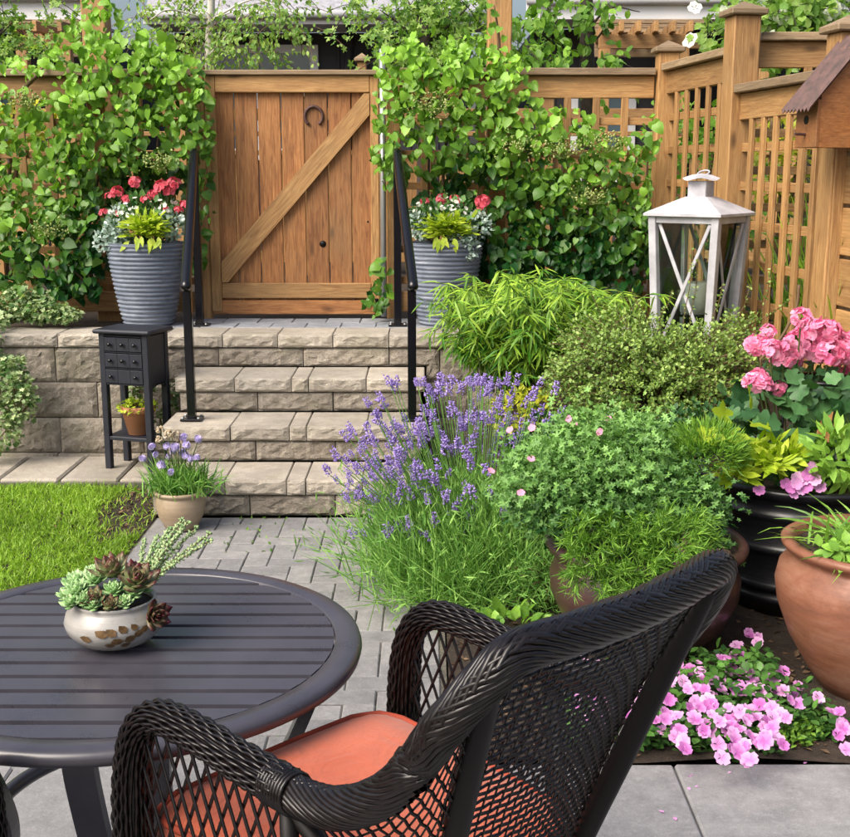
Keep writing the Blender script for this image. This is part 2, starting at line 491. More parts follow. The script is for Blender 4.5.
def link(name, me, mat=None, parent=None, mtx=None, local=False, smooth_mat=None):
    """link a mesh; vertices (or mtx) are in world space unless local is set"""
    o = bpy.data.objects.new(name, me)
    COL.objects.link(o)
    if mat is not None and len(me.materials) == 0:
        me.materials.append(M[mat] if isinstance(mat, str) else mat)
    mm = mtx if mtx is not None else Matrix.Identity(4)
    if parent is not None:
        o.parent = parent
        if not local:
            mm = Matrix.Translation(-wl(parent)) @ mm
    o.matrix_basis = mm
    WL[o.name] = (mtx.translation.copy() if (mtx is not None and not local) else Vector((0, 0, 0)))
    return o

def put(name, g, mat, parent=None, local=False):
    o = link(name, g.mesh(name), mat, parent, None, local)
    if parent is not None and any(w in name for w in ('foliage', 'twigs', 'stems', 'crown', 'leaves', 'blossoms', 'umbel', 'canes', 'blades', 'bolts')):
        o['kind'] = 'stuff'
    return o

def tag(o, label=None, cat=None, group=None, kind=None):
    if label: o['label'] = label
    if cat: o['category'] = cat
    if group: o['group'] = group
    if kind: o['kind'] = kind
    return o

def thing(name, label, cat, loc=(0, 0, 0), group=None, rotz=0.0):
    o = bpy.data.objects.new(name, None)
    COL.objects.link(o)
    o.location = loc
    o.rotation_euler = (0, 0, rotz)
    o.empty_display_size = 0.05
    WL[o.name] = Vector(loc)
    return tag(o, label, cat, group)

_boards = {}
def board(name, p0, p1, w, t, mat, parent, up=(0, 0, 1), ch=0.004, share=True):
    """a straight piece of timber from p0 to p1, w across (along up), t thick; local x runs along it"""
    p0 = Vector(p0); p1 = Vector(p1)
    L = (p1 - p0).length
    x = (p1 - p0).normalized(); u = Vector(up)
    y = (u - x * u.dot(x))
    if y.length < 1e-6:
        u = Vector((0, 1, 0)); y = u - x * u.dot(x)
    y.normalize(); z = x.cross(y)
    key = (round(L, 4), round(w, 4), round(t, 4), mat)
    me = _boards.get(key) if share else None
    if me is None:
        v, f = cbox(L, w, t, ch)
        me = G().add(v, f).mesh(name)
        _boards[key] = me
    mm = Matrix((x, y, z)).transposed().to_4x4()
    mm.translation = (p0 + p1) / 2
    return link(name, me, mat, parent, mm)

# ------------------------------------------------------------------ foliage
def unit(a):
    a = np.asarray(a, float)
    return a / (np.linalg.norm(a, axis=-1, keepdims=True) + 1e-9)

def tmpl_heart(w=1.0, fold=.05, tip=-.16, asym=0.0, lobe=-.10):
    v = [(0, 0, 0), (.30 * w, lobe, fold * .6), (.48 * w, .18, fold), (.36 * w, .60, fold * .2), (asym, 1.0, tip), (-.36 * w, .60, fold * .2 + asym * .5), (-.48 * w, .18, fold + asym), (-.30 * w, lobe, fold * .6), (0, .32, -fold), (asym * .5, .66, -fold * 1.2 + tip * .2)]
    f = [(0, 1, 8), (1, 2, 8), (2, 3, 9), (2, 9, 8), (3, 4, 9), (4, 5, 9), (5, 6, 9), (6, 8, 9), (6, 7, 8), (7, 0, 8)]
    return np.array(v, float), np.array(f)
def tmpl_lance(w=.12, droop=.12):
    v = [(0, 0, 0), (w * .8, .28, 0.03), (-w * .8, .28, .03), (0, .30, 0), (w * .75, .62, -droop * .3), (-w * .75, .62, -droop * .3), (0, .64, -droop * .4), (0, 1, -droop)]
    f = [(0, 1, 3), (0, 3, 2), (1, 4, 6), (1, 6, 3), (3, 6, 5), (3, 5, 2), (4, 7, 6), (6, 7, 5)]
    return np.array(v, float), np.array(f)
def tmpl_oval(w=.32):
    v = [(0, 0, 0), (w, .35, .06), (w * .8, .72, .04), (0, 1, -.05), (-w * .8, .72, .04), (-w, .35, .06), (0, .5, 0)]
    f = [(0, 1, 6), (1, 2, 6), (2, 3, 6), (3, 4, 6), (4, 5, 6), (5, 0, 6)]
    return np.array(v, float), np.array(f)
def tmpl_small(w=.34):
    v = [(0, 0, 0), (w, .5, .07), (0, 1, 0), (-w, .5, .07)]
    f = [(0, 1, 2), (0, 2, 3)]
    return np.array(v, float), np.array(f)
def tmpl_needle(w=.07):
    v = [(0, 0, 0), (w, .45, 0.0), (0, 1, -.08), (-w, .45, 0.0)]
    f = [(0, 1, 2), (0, 2, 3)]
    return np.array(v, float), np.array(f)
def tmpl_lobed(lobes=5, depth=.45, rnd=0.0):
    """palmate / scalloped leaf around its centre, base at origin"""
    n = lobes * 4
    v = [(0, .42, -.03)]
    for i in range(n):
        a = -math.pi / 2 + 2 * math.pi * i / n
        r = .5 * (1 - depth * (0.5 + 0.5 * math.cos(a * lobes + math.pi / 2 * lobes)))
        if abs(a + math.pi / 2) < 0.2: r *= .45
        v.append((r * math.cos(a), .42 + r * math.sin(a), .05 * math.sin(3 * a)))
    f = [(0, 1 + i, 1 + (i + 1) % n) for i in range(n)]
    return np.array(v, float), np.array(f)
def tmpl_flower(petals=5, cup=.12):
    v = [(0, 0, -.02)]; f = []
    for k in range(petals):
        a = 2 * math.pi * k / petals; b = len(v)
        for da, r, z in ((-.60, .22, .02), (-.72 * 5 / petals, .42, cup * .7 + .02 * (k % 2)), (-.32, .55, cup * .9), (.32, .55, cup * .9), (.72 * 5 / petals, .42, cup * .7 + .02 * (k % 2)), (.60, .22, .02)):
            v.append((r * math.cos(a + da), r * math.sin(a + da), z))
        f += [(0, b, b + 5), (b, b + 1, b + 2), (b, b + 2, b + 3), (b, b + 3, b + 5), (b + 3, b + 4, b + 5)]
    return np.array(v, float), np.array(f)
def tmpl_bud():
    v = [(0, 0, 0), (.35, .3, 0), (0, .3, .35), (-.35, .3, 0), (0, .3, -.35), (0, 1, 0)]
    f = [(0, 1, 2), (0, 2, 3), (0, 3, 4), (0, 4, 1), (5, 2, 1), (5, 3, 2), (5, 4, 3), (5, 1, 4)]
    return np.array(v, float), np.array(f)
T = dict(heart=tmpl_heart(), heart_b=tmpl_heart(.85, .12, -.05, .08, -.04), heart_c=tmpl_heart(1.05, -.06, -.28, -.06, -.08), heart_d=tmpl_heart(.7, .2, .05, .05, .0),  lance=tmpl_lance(), lance_thin=tmpl_lance(.075, .2), oval=tmpl_oval(), small=tmpl_small(), needle=tmpl_needle(),
         palm=tmpl_lobed(5, .62), scallop=tmpl_lobed(7, .16), ivy=tmpl_lobed(5, .4), flower=tmpl_flower(), bract=tmpl_flower(4, .05), bud=tmpl_bud(),
         wide_lance=tmpl_lance(.2, .15))

def basis(D, Nn):
    D = unit(D); X = unit(np.cross(D, Nn)); Z = np.cross(X, D)
    return np.stack([X, D, Z], -1)          # columns: x, y, z

def leaves(g, tm, P, D, Nn, size, tint, wscale=1.0):
    tv, tf = T[tm] if isinstance(tm, str) else tm
    P = np.asarray(P, float); n = len(P)
    if n == 0: return g
    B = basis(D, Nn)
    size = np.broadcast_to(np.asarray(size, float), (n,))
    tvs = tv * np.array([wscale, 1, 1])
    V = np.einsum('nij,kj->nki', B, tvs) * size[:, None, None] + P[:, None]
    k = len(tv)
    F = (tf[None] + (np.arange(n) * k)[:, None, None]).reshape(-1, 3)
    tint = np.broadcast_to(np.asarray(tint, float), (n,))
    g.add(V.reshape(-1, 3), F, np.repeat(tint, k), smooth=(k > 4))
    return g

def blades(g, P, D, length, width, bend, segs=4, tint=0.5, tip=0.05):
    """curved grass-like blades / thin stems: P base, D start direction, bend = droop as a fraction of length"""
    P = np.asarray(P, float); n = len(P)
    D = unit(D)
    L = np.broadcast_to(np.asarray(length, float), (n,)); W = np.broadcast_to(np.asarray(width, float), (n,)); bd = np.broadcast_to(np.asarray(bend, float), (n,))
    side = unit(np.cross(D, rng.normal(size=(n, 3))))
    rows = []
    for i in range(segs + 1):
        t = i / segs
        c = P + D * (L * t)[:, None] + np.array([0, 0, -1.0]) * (L * bd * t * t)[:, None]
        w = W * (1 - t) ** 0.6 + W * tip if i < segs else W * 0
        w = W * (0.55 + 0.45 * math.sin(math.pi * min(1, t + .25))) * (1 if i < segs else 0.08)
        rows.append(c - side * (w / 2)[:, None]); rows.append(c + side * (w / 2)[:, None])
    V = np.stack(rows, 1)
    k = 2 * (segs + 1)
    f = np.array([(2 * i, 2 * i + 1, 2 * i + 3, 2 * i + 2) for i in range(segs)])
    F = (f[None] + (np.arange(n) * k)[:, None, None]).reshape(-1, 4)
    g.add(V.reshape(-1, 3), F, np.repeat(np.broadcast_to(np.asarray(tint, float), (n,)), k))
    return g

def in_ball(n, c, r, shell=0.0, zmin=None):
    d = unit(rng.normal(size=(n, 3)))
    rad = (shell ** 3 + (1 - shell ** 3) * rng.random(n)) ** (1 / 3)
    p = d * rad[:, None]
    if zmin is not None:
        p[:, 2] = np.where(p[:, 2] < zmin, -p[:, 2] * .5, p[:, 2])
    return p * np.array(r) + np.array(c), p

def rnd(n, a=0.0, b=1.0):
    return a + (b - a) * rng.random(n)

_variants = {}
def single_leaf(tm, mat, tint, size=1.0):
    key = (tm, mat, round(tint, 2))
    if key not in _variants:
        tv, tf = T[tm]
        _variants[key] = G().add(tv, tf, tint, smooth=True).mesh('leaf')
        _variants[key].materials.append(M[mat])
    return _variants[key]

def leaf_objects(name, parent, tm, mat, P, D, Nn, size, tint, levels=8):
    """each leaf an object of its own, sharing mesh data"""
    B = basis(np.asarray(D, float), np.asarray(Nn, float))
    size = np.broadcast_to(np.asarray(size, float), (len(P),)); tint = np.broadcast_to(np.asarray(tint, float), (len(P),))
    out = []
    for i in range(len(P)):
        me = single_leaf(tm, mat, round(round(min(1, max(0, tint[i])) * levels) / levels, 3))
        mm = Matrix((B[i] * size[i]).tolist()).to_4x4()
        mm.translation = Vector(P[i])
        out.append(link(name, me, None, parent, mm))
    return out

# ================================================================== SETTING
RISE, TREAD, Y1 = 0.18, 0.355, 5.41        # steps
YW = 6.475                                 # wall cap front
GATE_Y = 7.20
TOPZ = 4 * RISE                            # terrace level .72

# ground sheet: lower garden, then the terrace behind the retaining wall, out to the horizon
g = G()
prof = [(-40, -.04), (6.62, -.04), (6.63, TOPZ - .03), (12, TOPZ - .03), (300, TOPZ - .03)]
xs = [-300, -20, -2, 2, 20, 300]
vv = [(x, y, z) for y, z in prof for x in xs]
nx = len(xs)
ff = [(j * nx + i, j * nx + i + 1, (j + 1) * nx + i + 1, (j + 1) * nx + i) for j in range(len(prof) - 1) for i in range(nx - 1)]
g.add(vv, ff)
tag(put('ground', g, 'soil'), kind='structure')

# ---- split-face blocks and cap stones
_blk = {}
def vnoise(x, z, s):
    return (math.sin(x * 41 + s * 7.1) * math.sin(z * 57 + s * 3.3) + .6 * math.sin(x * 97 + z * 31 + s) + .5 * math.sin(z * 113 - x * 61 + 2 * s))
def block_mesh(L, H, D, amp, variant, nx=9, nz=5):
    key = (round(L, 3), round(H, 3), round(D, 3), variant)
    if key in _blk: return _blk[key]
    rr = random.Random(hash(key) & 0xffff)
    g = G()
    v, f = cbox(L, D, H, 0.004)
    g.add(v + np.array([0, D / 2 + .016, 0]), f)
    vs = []
    for j in range(nz + 1):
        for i in range(nx + 1):
            x = -L / 2 + L * i / nx; z = -H / 2 + H * j / nz
            edge = min(i, nx - i, j, nz - j)
            d = .016 if edge == 0 else (.016 - amp * (0.75 + .5 * rr.random()) - amp * .30 * vnoise(x, z, variant))
            if edge == 0:
                x *= .996; z *= .985
            else:
                x += rr.uniform(-.25, .25) * L / nx; z += rr.uniform(-.25, .25) * H / nz
            vs.append((x, d, z))
    fs = [(j * (nx + 1) + i, j * (nx + 1) + i + 1, (j + 1) * (nx + 1) + i + 1, (j + 1) * (nx + 1) + i) for j in range(nz) for i in range(nx)]
    fs2 = []
    for a, b, c, d in fs:
        fs2 += [(a, b, c), (a, c, d)] if rr.random() < .5 else [(a, b, d), (b, c, d)]
    g.add(vs, fs2)
    me = g.mesh('block')
    _blk[key] = me
    return me
def lay(name, parent, xa, xb, z0, H, y, D, amp, mat, gap=.004, jit=.006, nz=5):
    L = round((xb - xa - gap) * 50) / 50          # shared mesh by rounded length, scaled to fit
    me = block_mesh(max(L, .06), H - gap * .8, D, amp, random.randrange(5), nx=max(4, int(L / .024)), nz=nz + 3)
    mm = Matrix.Translation((0.5 * (xa + xb), y + random.uniform(-jit, jit), z0 + H / 2)) @ Matrix.Rotation(random.uniform(-.006, .006), 4, 'Z') @ Matrix.Diagonal(((xb - xa - gap) / max(L, .06), 1, 1, 1))
    return link(name, me, mat, parent, mm)

CAPH = 0.075
steps = thing('stone_steps', 'four beige split-face stone steps leading up to the wooden gate', 'steps', (-.64, Y1, 0))
def pxx(px, d):
    return (px - 425) / 1200 * d
cap_j = {0: [224, 286, 305, 362], 1: [229.4, 288.7, 306, 366], 2: [233.6, 291, 308, 366], 3: [221.6, 277, 332.5, 388.6]}
blk_j = {0: [249, 335], 1: [255, 335], 2: [257, 332.5], 3: [217.8, 302.8, 389]}
for i in range(4):
    y = Y1 + TREAD * i
    d = y * math.cos(R(11.7)) + (1.595 - (i + 1) * RISE) * math.sin(R(11.7))
    xl, xr = (-1.30, 0.0)
    xs = [xl] + [pxx(p, d) for p in cap_j[i]] + [xr]
    if i == 3: xs = xs[1:-1] + [xr + .1]; xs = [xl - .12] + xs
    for a, b in zip(xs[:-1], xs[1:]):
        lay('cap_stone', steps, a, b, (i + 1) * RISE - CAPH, CAPH, y, TREAD + .0 if i < 3 else .33, .009, 'cap', nz=3)
    xs = [xl + .02] + [pxx(p, d + .03) for p in blk_j[i]] + [xr - .02]
    if i == 3: xs[-1] += .1
    for a, b in zip(xs[:-1], xs[1:]):
        lay('riser_block', steps, a, b, i * RISE, RISE - CAPH - .003, y + .016, .28, .011, 'stone', nz=4)
# rubble core so that no light shows through
g = G()
for i in range(4):
    g.box((-.65, (Y1 + .12 + TREAD * i + 6.7) / 2, i * RISE + .04), (1.24, 6.7 - (Y1 + .12 + TREAD * i), .10))
put('core_fill', g, 'joint', steps)

def ret_wall(label, xa, xb, first_cap, first_blk):
    w = thing('retaining_wall', label, 'wall', (0.5 * (xa + xb), YW, 0))
    H = 0.195; z0 = TOPZ - CAPH - 3 * H
    g = G().box((0.5 * (xa + xb), YW + .24, (TOPZ - CAPH - .02) / 2), (xb - xa - .02, .2, TOPZ - CAPH - .02))
    put('core_fill', g, 'joint', w)
    for c in range(-1, 3):
        x = first_blk[c % len(first_blk)] - .46 * 4
        hh = H
        while x < xb:
            a, b = max(x, xa), min(x + .46, xb)
            if b - a > .07:
                lay('wall_block', w, a, b, z0 + c * H, hh, YW - .03 + .018 * (c + 1), .16, .012, 'stone')
            x += .46
    x = first_cap - .308 * 6
    while x < xb:
        a, b = max(x, xa if xb < 0 else .105), min(x + .308, xb if xb > 0 else -1.425)
        if b - a > .06:
            lay('cap_stone', w, a, b, TOPZ - CAPH, CAPH, YW + .01, .3, .010, 'cap', nz=3)
        x += .308
    return w
ret_wall('beige split-face retaining wall behind the black cabinet', -3.4, -1.305, pxx(57.4, 6.55), [pxx(56, 6.55), pxx(94.5, 6.55), pxx(53, 6.55)])
ret_wall('short beige retaining wall behind the bamboo clump', .006, 1.2, pxx(445, 6.55), [pxx(424, 6.55), pxx(470, 6.55), pxx(440, 6.55)])

# ---- slab strip in front of the wall
strip = tag(put('paving_strip', G().box((-2.3, 6.16, .0), (2.06, .56, .08)), 'joint'), kind='structure')
xsl = [-3.3, -2.75, pxx(-60, 6.15), pxx(2, 6.15), pxx(62, 6.15), pxx(121, 6.15), -1.28]
for a, b in zip(xsl[:-1], xsl[1:]):
    v, f = cbox(b - a - .012, .5, .07, .01)
    mm = Matrix.Translation(((a + b) / 2, 6.16, .022)) @ Matrix.Rotation(random.uniform(-.01, .01), 4, 'Z')
    link('slab', G().add(v, f).mesh('slab'), 'cap', strip, mm)

# ---- herringbone path
path = tag(put('paved_path', G().box((-.60, 4.19, -.034), (1.34, 2.46, .06)), 'joint'), kind='structure')
U = .1
vb, fb = cbox(2 * U - .0035, U - .0035, .05, .004)
pav_me = [G().add(vb + np.array([0, 0, 0]), fb).mesh('paver') for _ in range(1)]
vh, fh = cbox(U - .0035, U - .0035, .05, .004)
half_me = G().add(vh, fh).mesh('paver')
X0, YB = -1.15, 3.0
NXc, NYc = 12, 24
def paver(cx, cy, rot, me):
    mm = Matrix.Translation((cx, cy, -.022 + random.uniform(-.0025, .0025))) @ Matrix.Rotation(rot + random.uniform(-.008, .008), 4, 'Z') @ Matrix.Rotation(random.uniform(-.008, .008), 4, 'X')
    return link('paver', me, 'paver', path, mm)
for x in range(-1, NXc + 1):
    for y in range(-1, NYc + 1):
        d = (x - y) % 4
        inside = lambda a, b: 0 <= a < NXc and 0 <= b < NYc
        if d == 0:
            a, b = inside(x, y), inside(x + 1, y)
            if a and b: paver(X0 + (x + 1) * U, YB + (y + .5) * U, 0, pav_me[0])
            elif a or b: paver(X0 + (x + (.5 if a else 1.5)) * U, YB + (y + .5) * U, 0, half_me)
        elif d == 3:
            a, b = inside(x, y), inside(x, y + 1)
            if a and b: paver(X0 + (x + .5) * U, YB + (y + 1) * U, math.pi / 2, pav_me[0])
            elif a or b: paver(X0 + (x + .5) * U, YB + (y + (.5 if a else 1.5)) * U, 0, half_me)
for k in range(12):                      # border course against the lawn
    paver(X0 - U * .5 - .003, YB + (k + .5) * 2 * U, math.pi / 2, pav_me[0])

# moss and tiny weeds in the joints
n = 900
mx_ = X0 + U * rng.integers(0, 13, n) + rng.normal(size=n) * .004; my_ = rnd(n, 3.2, 5.4)
sw = rng.random(n) < .5
mx_ = np.where(sw, rnd(n, X0, X0 + 1.2), mx_); my_ = np.where(sw, YB + U * rng.integers(0, 25, n) + rng.normal(size=n) * .004, my_)
keep = np.sin(mx_ * 4.1 + 1) * np.sin(my_ * 3.3) > .25
P = np.stack([mx_, my_, np.full(n, .0)], 1)[keep]; n = len(P)
gm = leaves(G(), 'small', P, unit(rng.normal(size=(n, 3)) + [0, 0, .8]), rng.normal(size=(n, 3)), rnd(n, .008, .02), rnd(n))
tag(put('joint_moss', gm, 'fern'), 'tiny moss tufts in the joints of the paved path', 'moss', kind='stuff')

# ---- grey-blue pavers on the landing before the gate
landing = tag(put('landing', G().box((-.72, 6.98, TOPZ - .06), (1.55, .42, .08)), 'joint'), kind='structure')
for r_ in range(2):
    x = -1.48 + (.1 if r_ else 0)
    while x < .05:
        mm = Matrix.Translation((x + .1, 6.87 + .2 * r_, TOPZ - .022 + random.uniform(-.002, .002)))
        me = _blk.setdefault('land', G().add(*cbox(.196, .196, .05, .004)).mesh('paver'))
        link('paver', me, 'paver_blue', landing, mm)
        x += .2

# ---- patio of large concrete slabs under the table
patio = tag(put('patio', G().box((0, 1.2, -.045), (5.2, 3.58, .06)), 'joint'), kind='structure')
sl = G().add(*cbox(.596, .596, .05, .006)).mesh('slab')
for i in range(-5, 5):
    for j in range(0, 5):
        mm = Matrix.Translation((.68 - .3 - .002 * j + .6 * i + .6, 2.725 - .6 * j, -.021 + random.uniform(-.0015, .0015)))
        link('slab', sl, 'slab', patio, mm)

# ---- lawn and garden bed
g = G()
nxl, nyl = 14, 26
vs = []
for j in range(nyl + 1):
    for i in range(nxl + 1):
        x = -3.4 + (3.4 - 1.262) * i / nxl; y = 3.02 + (5.88 - 3.02) * j / nyl
        t = min(1, max(0, (y - 4.6) / 1.1))
        z = -.012 + .035 * t * t + .008 * math.sin(x * 5 + y * 3)
        vs.append((x, y, z))
ff = [(j * (nxl + 1) + i, j * (nxl + 1) + i + 1, (j + 1) * (nxl + 1) + i + 1, (j + 1) * (nxl + 1) + i) for j in range(nyl) for i in range(nxl)]
g.add(vs, ff, smooth=True)
tag(put('lawn', g, 'soil'), kind='structure')
def lawn_z(x, y):
    t = np.clip((y - 4.6) / 1.1, 0, 1)
    return -.012 + .035 * t * t + .008 * np.sin(x * 5 + y * 3)
n = 60000
gx = rnd(n, -3.1, -1.265); gy = 3.1 + (5.86 - 3.1) * rng.random(n) ** .85
# a worn corner of bare soil beside the flower pot
worn = ((gx + 1.37) / .17) ** 2 + ((gy - 5.5) / .45) ** 2 + .35 * np.sin(gx * 23) * np.sin(gy * 19)
keep = (worn > 1.0) | (rng.random(n) < .12 + .25 * np.clip(worn, 0, 1) ** 2)
gx, gy = gx[keep], gy[keep]; n = len(gx)
P = np.stack([gx, gy, lawn_z(gx, gy)], 1)
D = unit(rng.normal(size=(n, 3)) * np.array([.45, .45, .12]) + np.array([0, 0, 1]))
pt = .5 + .5 * np.sin(gx * 3.1 + 2 * np.sin(gy * 2.3)) * np.sin(gy * 3.7)
g = blades(G(), P, D, rnd(n, .025, .062), rnd(n, .0035, .006), rnd(n, .05, .6), 2, np.clip(rnd(n, .0, .95) * .6 + .45 * pt - .05, 0, 1))
tag(put('grass', g, 'grass'), 'short bright green lawn grass beside the path', 'grass', kind='stuff')

def bed_z(x, y):
    """soil rises from the patio edge to the terrace level along the right-hand fence"""
    x = np.asarray(x, float); y = np.asarray(y, float)
    t = np.clip((y - 4.3) / 1.08, 0, 1); s = t * t * (3 - 2 * t)
    u = np.clip((x - .12) / .55, 0, 1); s2 = u * u * (3 - 2 * u)
    return .012 + .70 * s * s2 + .012 * np.sin(x * 9) * np.sin(y * 7)
g = G()
nxl, nyl = 30, 44
xx = np.linspace(.075, 3.2, nxl + 1); yy = np.linspace(3.026, 6.95, nyl + 1)
XX, YY = np.meshgrid(xx, yy)
ZZ = bed_z(XX, YY)
ff = [(j * (nxl + 1) + i, j * (nxl + 1) + i + 1, (j + 1) * (nxl + 1) + i + 1, (j + 1) * (nxl + 1) + i) for j in range(nyl) for i in range(nxl)]
g.add(np.stack([XX, YY, ZZ], -1).reshape(-1, 3), ff, smooth=True)
tag(put('garden_bed', g, 'soil'), kind='structure')
# bark chips on the bed and in the worn corner of the lawn
n = 1500
cx = np.concatenate([rnd(1100, .1, 1.7), rnd(400, -1.7, -1.27)]); cy = np.concatenate([rnd(1100, 3.05, 4.4), rnd(400, 5.0, 5.85)])
cz = np.where(cx > 0, bed_z(cx, cy), lawn_z(cx, cy)) + .003
g = leaves(G(), 'small', np.stack([cx, cy, cz], 1), unit(rng.normal(size=(n, 3)) * [1, 1, .15]), np.tile([0, 0, 1.], (n, 1)) + rng.normal(size=(n, 3)) * .25, rnd(n, .01, .035), rnd(n))
M['chips'] = leafmat('chips', (0.035, 0.022, 0.014), (0.20, 0.13, 0.08), 0.0, 0.9, 0.1)
tag(put('bark_chips', g, 'chips'), 'brown bark chips scattered over the soil', 'bark chips', kind='stuff')

# ================================================================== FENCES AND GATE
LW = .042
def lattice(parent, a, b, zb, zt, n_vert, dz, side=-1, first=None, mat='cedar'):
    """square lattice between plan points a and b: vertical slats towards the camera side, horizontal ones behind"""
    a = np.array(a, float); b = np.array(b, float)
    d = (b - a) / np.linalg.norm(b - a); nrm = np.array([d[1], -d[0]]) * (1 if side < 0 else -1)
    for k in range(n_vert):
        t = (k + 1) / (n_vert + 1)
        p = a + (b - a) * t + nrm * .010
        board('lattice_slat', (p[0], p[1], zb), (p[0], p[1], zt), LW, .018, mat, parent, up=(d[0], d[1], 0), ch=.002)
    z = zt - dz * .8
    while z > zb + .02:
        p0 = a - nrm * .010; p1 = b - nrm * .010
        board('lattice_slat', (p0[0], p0[1], z), (p1[0], p1[1], z), LW, .018, mat, parent, up=(0, 0, 1), ch=.002)
        z -= dz

def fence_panel(label, a, b, zb, zt, n_vert, dz=.185, mat='cedar', low=True):
    f = thing('lattice_fence', label, 'fence', (a[0], a[1], zb), 'cedar lattice fence panels')
    A = np.array(a); B = np.array(b); d = (B - A) / np.linalg.norm(B - A)
    board('cap_rail', (*a, zt - .02), (*b, zt - .02), .115, .04, 'cedar_grey', f, up=(d[1], -d[0], 0))
    board('top_rail', (*a, zt - .105), (*b, zt - .105), .125, .04, mat, f)
    if low:
        board('bottom_rail', (*a, zb + .06), (*b, zb + .06), .12, .04, mat, f)
    lattice(f, a, b, zb + .1, zt - .15, n_vert, dz)
    return f

def post(label, x, y, z0, z1, w=.115, cap=True, mat='cedar', rot=0.0, capmat='cedar_grey'):
    p = thing('fence_post', label, 'post', (x, y, z0), 'cedar fence posts')
    c, s = math.cos(rot), math.sin(rot)
    board('shaft', (x, y, z0), (x, y, z1), w, w, mat, p, up=(c, s, 0), ch=.006)
    if cap:
        rz = Matrix.Rotation(rot, 4, 'Z')
        g = G()
        v, f = cbox(w + .05, w + .05, .03, .006)
        g.add(v, f)
        h = w / 2 + .018
        g.add([(-h, -h, .014), (h, -h, .014), (h, h, .014), (-h, h, .014), (0, 0, .055)], [(0, 1, 4), (1, 2, 4), (2, 3, 4), (3, 0, 4)])
        link('post_cap', g.mesh('post_cap'), capmat, p, Matrix.Translation((x, y, z1 + .015)) @ rz)
    return p

FZ = 2.165
fence_panel('lattice fence panel left of the gate behind the climbing vine', (-3.4, GATE_Y + .02), (-1.32, GATE_Y + .02), .76, FZ, 11)
fence_panel('lattice fence panel between gate and corner post, vine climbing it', (-.17, GATE_Y + .02), (1.33, GATE_Y + .02), .76, FZ + .005, 8)
CP, P2, P3 = (1.40, 7.2), (1.545, 6.1), (1.69, 5.0)
rotf = math.atan2(P2[0] - CP[0], -(P2[1] - CP[1]))
post('square corner post where the two lattice fences meet', *CP, .6, 2.255, .12)
post('tall capped post between the high and low side panels', *P2, .4, 2.325, .135, rot=rotf)
post('capped post that carries the wooden birdhouse', *P3, .1, 2.13, .125, rot=rotf)
def along(p, q, t):
    return (p[0] + (q[0] - p[0]) * t, p[1] + (q[1] - p[1]) * t)
fence_panel('higher lattice side panel beside the corner post', along(CP, P2, .055), along(CP, P2, .94), .66, 2.19, 5)
fence_panel('lower lattice side panel beside the birdhouse', along(P2, P3, .06), along(P2, P3, .945), .60, 2.0, 6)
# boarded panel beyond the birdhouse post
f = thing('board_fence', 'horizontal board fence beyond the birdhouse post', 'fence', (P3[0], P3[1], 0))
q0, q1 = along(P2, P3, 1.06), along(P2, P3, 2.1)
for k in range(9):
    board('board', (*q0, .12 + .205 * k), (*q1, .12 + .205 * k), .19, .024, 'cedar', f)
board('batten', (q0[0] - .03, q0[1], .02), (q0[0] - .03, q0[1], 1.98), .045, .03, 'cedar', f, up=(1, 0, 0))
# neighbour's cross panel
f = fence_panel('neighbouring cross fence behind the tall side post', (1.66, 6.22), (3.4, 6.22), .7, 2.26, 6)

# arbour posts either side of the gate
for px_, lab in ((107, 'tall arbour post rising from the left climbing vine'), (497, 'tall arbour post rising from the right climbing vine')):
    post(lab, (px_ - 425) / 1200 * 7.28, GATE_Y + .17, .68, 3.3, .14, cap=False)
# gate posts
post('gate post on the hinge side, left of the gate', -1.315, GATE_Y + .0, .68, 2.19, .075, cap=False)
post('gate post on the latch side, right of the gate', -.185, GATE_Y + .02, .68, 2.14, .085, cap=False)
g = G().tube([(-.245, 7.13, .74), (-.245, 7.13, 2.27)], .017, 10)
tag(put('steel_pole', g, 'galv'), 'thin galvanised steel pole at the latch side of the gate', 'pole')

gx0, gx1, gz0, gz1 = -1.272, -.268, .745, 2.155
gate = thing('garden_gate', 'cedar plank gate with a diagonal brace and a horseshoe', 'gate', (-.77, GATE_Y, gz0))
gy = GATE_Y
w_ = .045
npl = 7
pw = (gx1 - gx0 - .05) / npl
for k in range(npl):
    x = gx0 + .025 + pw * (k + .5)
    board('plank', (x, gy + random.uniform(-.002, .002), gz0 + .06), (x, gy, gz1 - .02), pw - .006, .02, 'cedar_gate', gate, up=(1, 0, 0), ch=.004, share=False)
board('side_stile', (gx0 + .03, gy - .028, gz0 + .02), (gx0 + .03, gy - .028, gz1 - .03), .06, .03, 'cedar', gate, up=(1, 0, 0))
board('side_stile', (gx1 - .025, gy - .028, gz0 + .02), (gx1 - .025, gy - .028, gz1 - .03), .05, .03, 'cedar', gate, up=(1, 0, 0))
board('top_rail', (gx0 + .062, gy - .028, gz1 - .075), (gx1 - .052, gy - .028, gz1 - .075), .095, .03, 'cedar', gate)
board('cap_rail', (gx0 - .01, gy - .02, gz1 - .012), (gx1 + .01, gy - .02, gz1 - .012), .09, .028, 'cedar_grey', gate, up=(0, 1, 0))
board('bottom_rail', (gx0 + .062, gy - .028, gz0 + .145), (gx1 - .052, gy - .028, gz0 + .145), .09, .03, 'cedar', gate)
board('kick_board', (gx0 + .004, gy - .022, gz0 + .045), (gx1 - .01, gy - .022, gz0 + .045), .085, .024, 'cedar_gate', gate)
v0 = np.array([gx0 + .075, gz0 + .235]); v1 = np.array([gx1 - .06, gz1 - .165])
bl, br = gx0 + .064, gx1 - .054
bz0, bz1 = gz0 + .195, gz1 - .128
poly = [(bl, bz0), (bl + .035, bz0), (br, bz1 - .12), (br, bz1), (br - .03, bz1), (bl, bz0 + .12)]
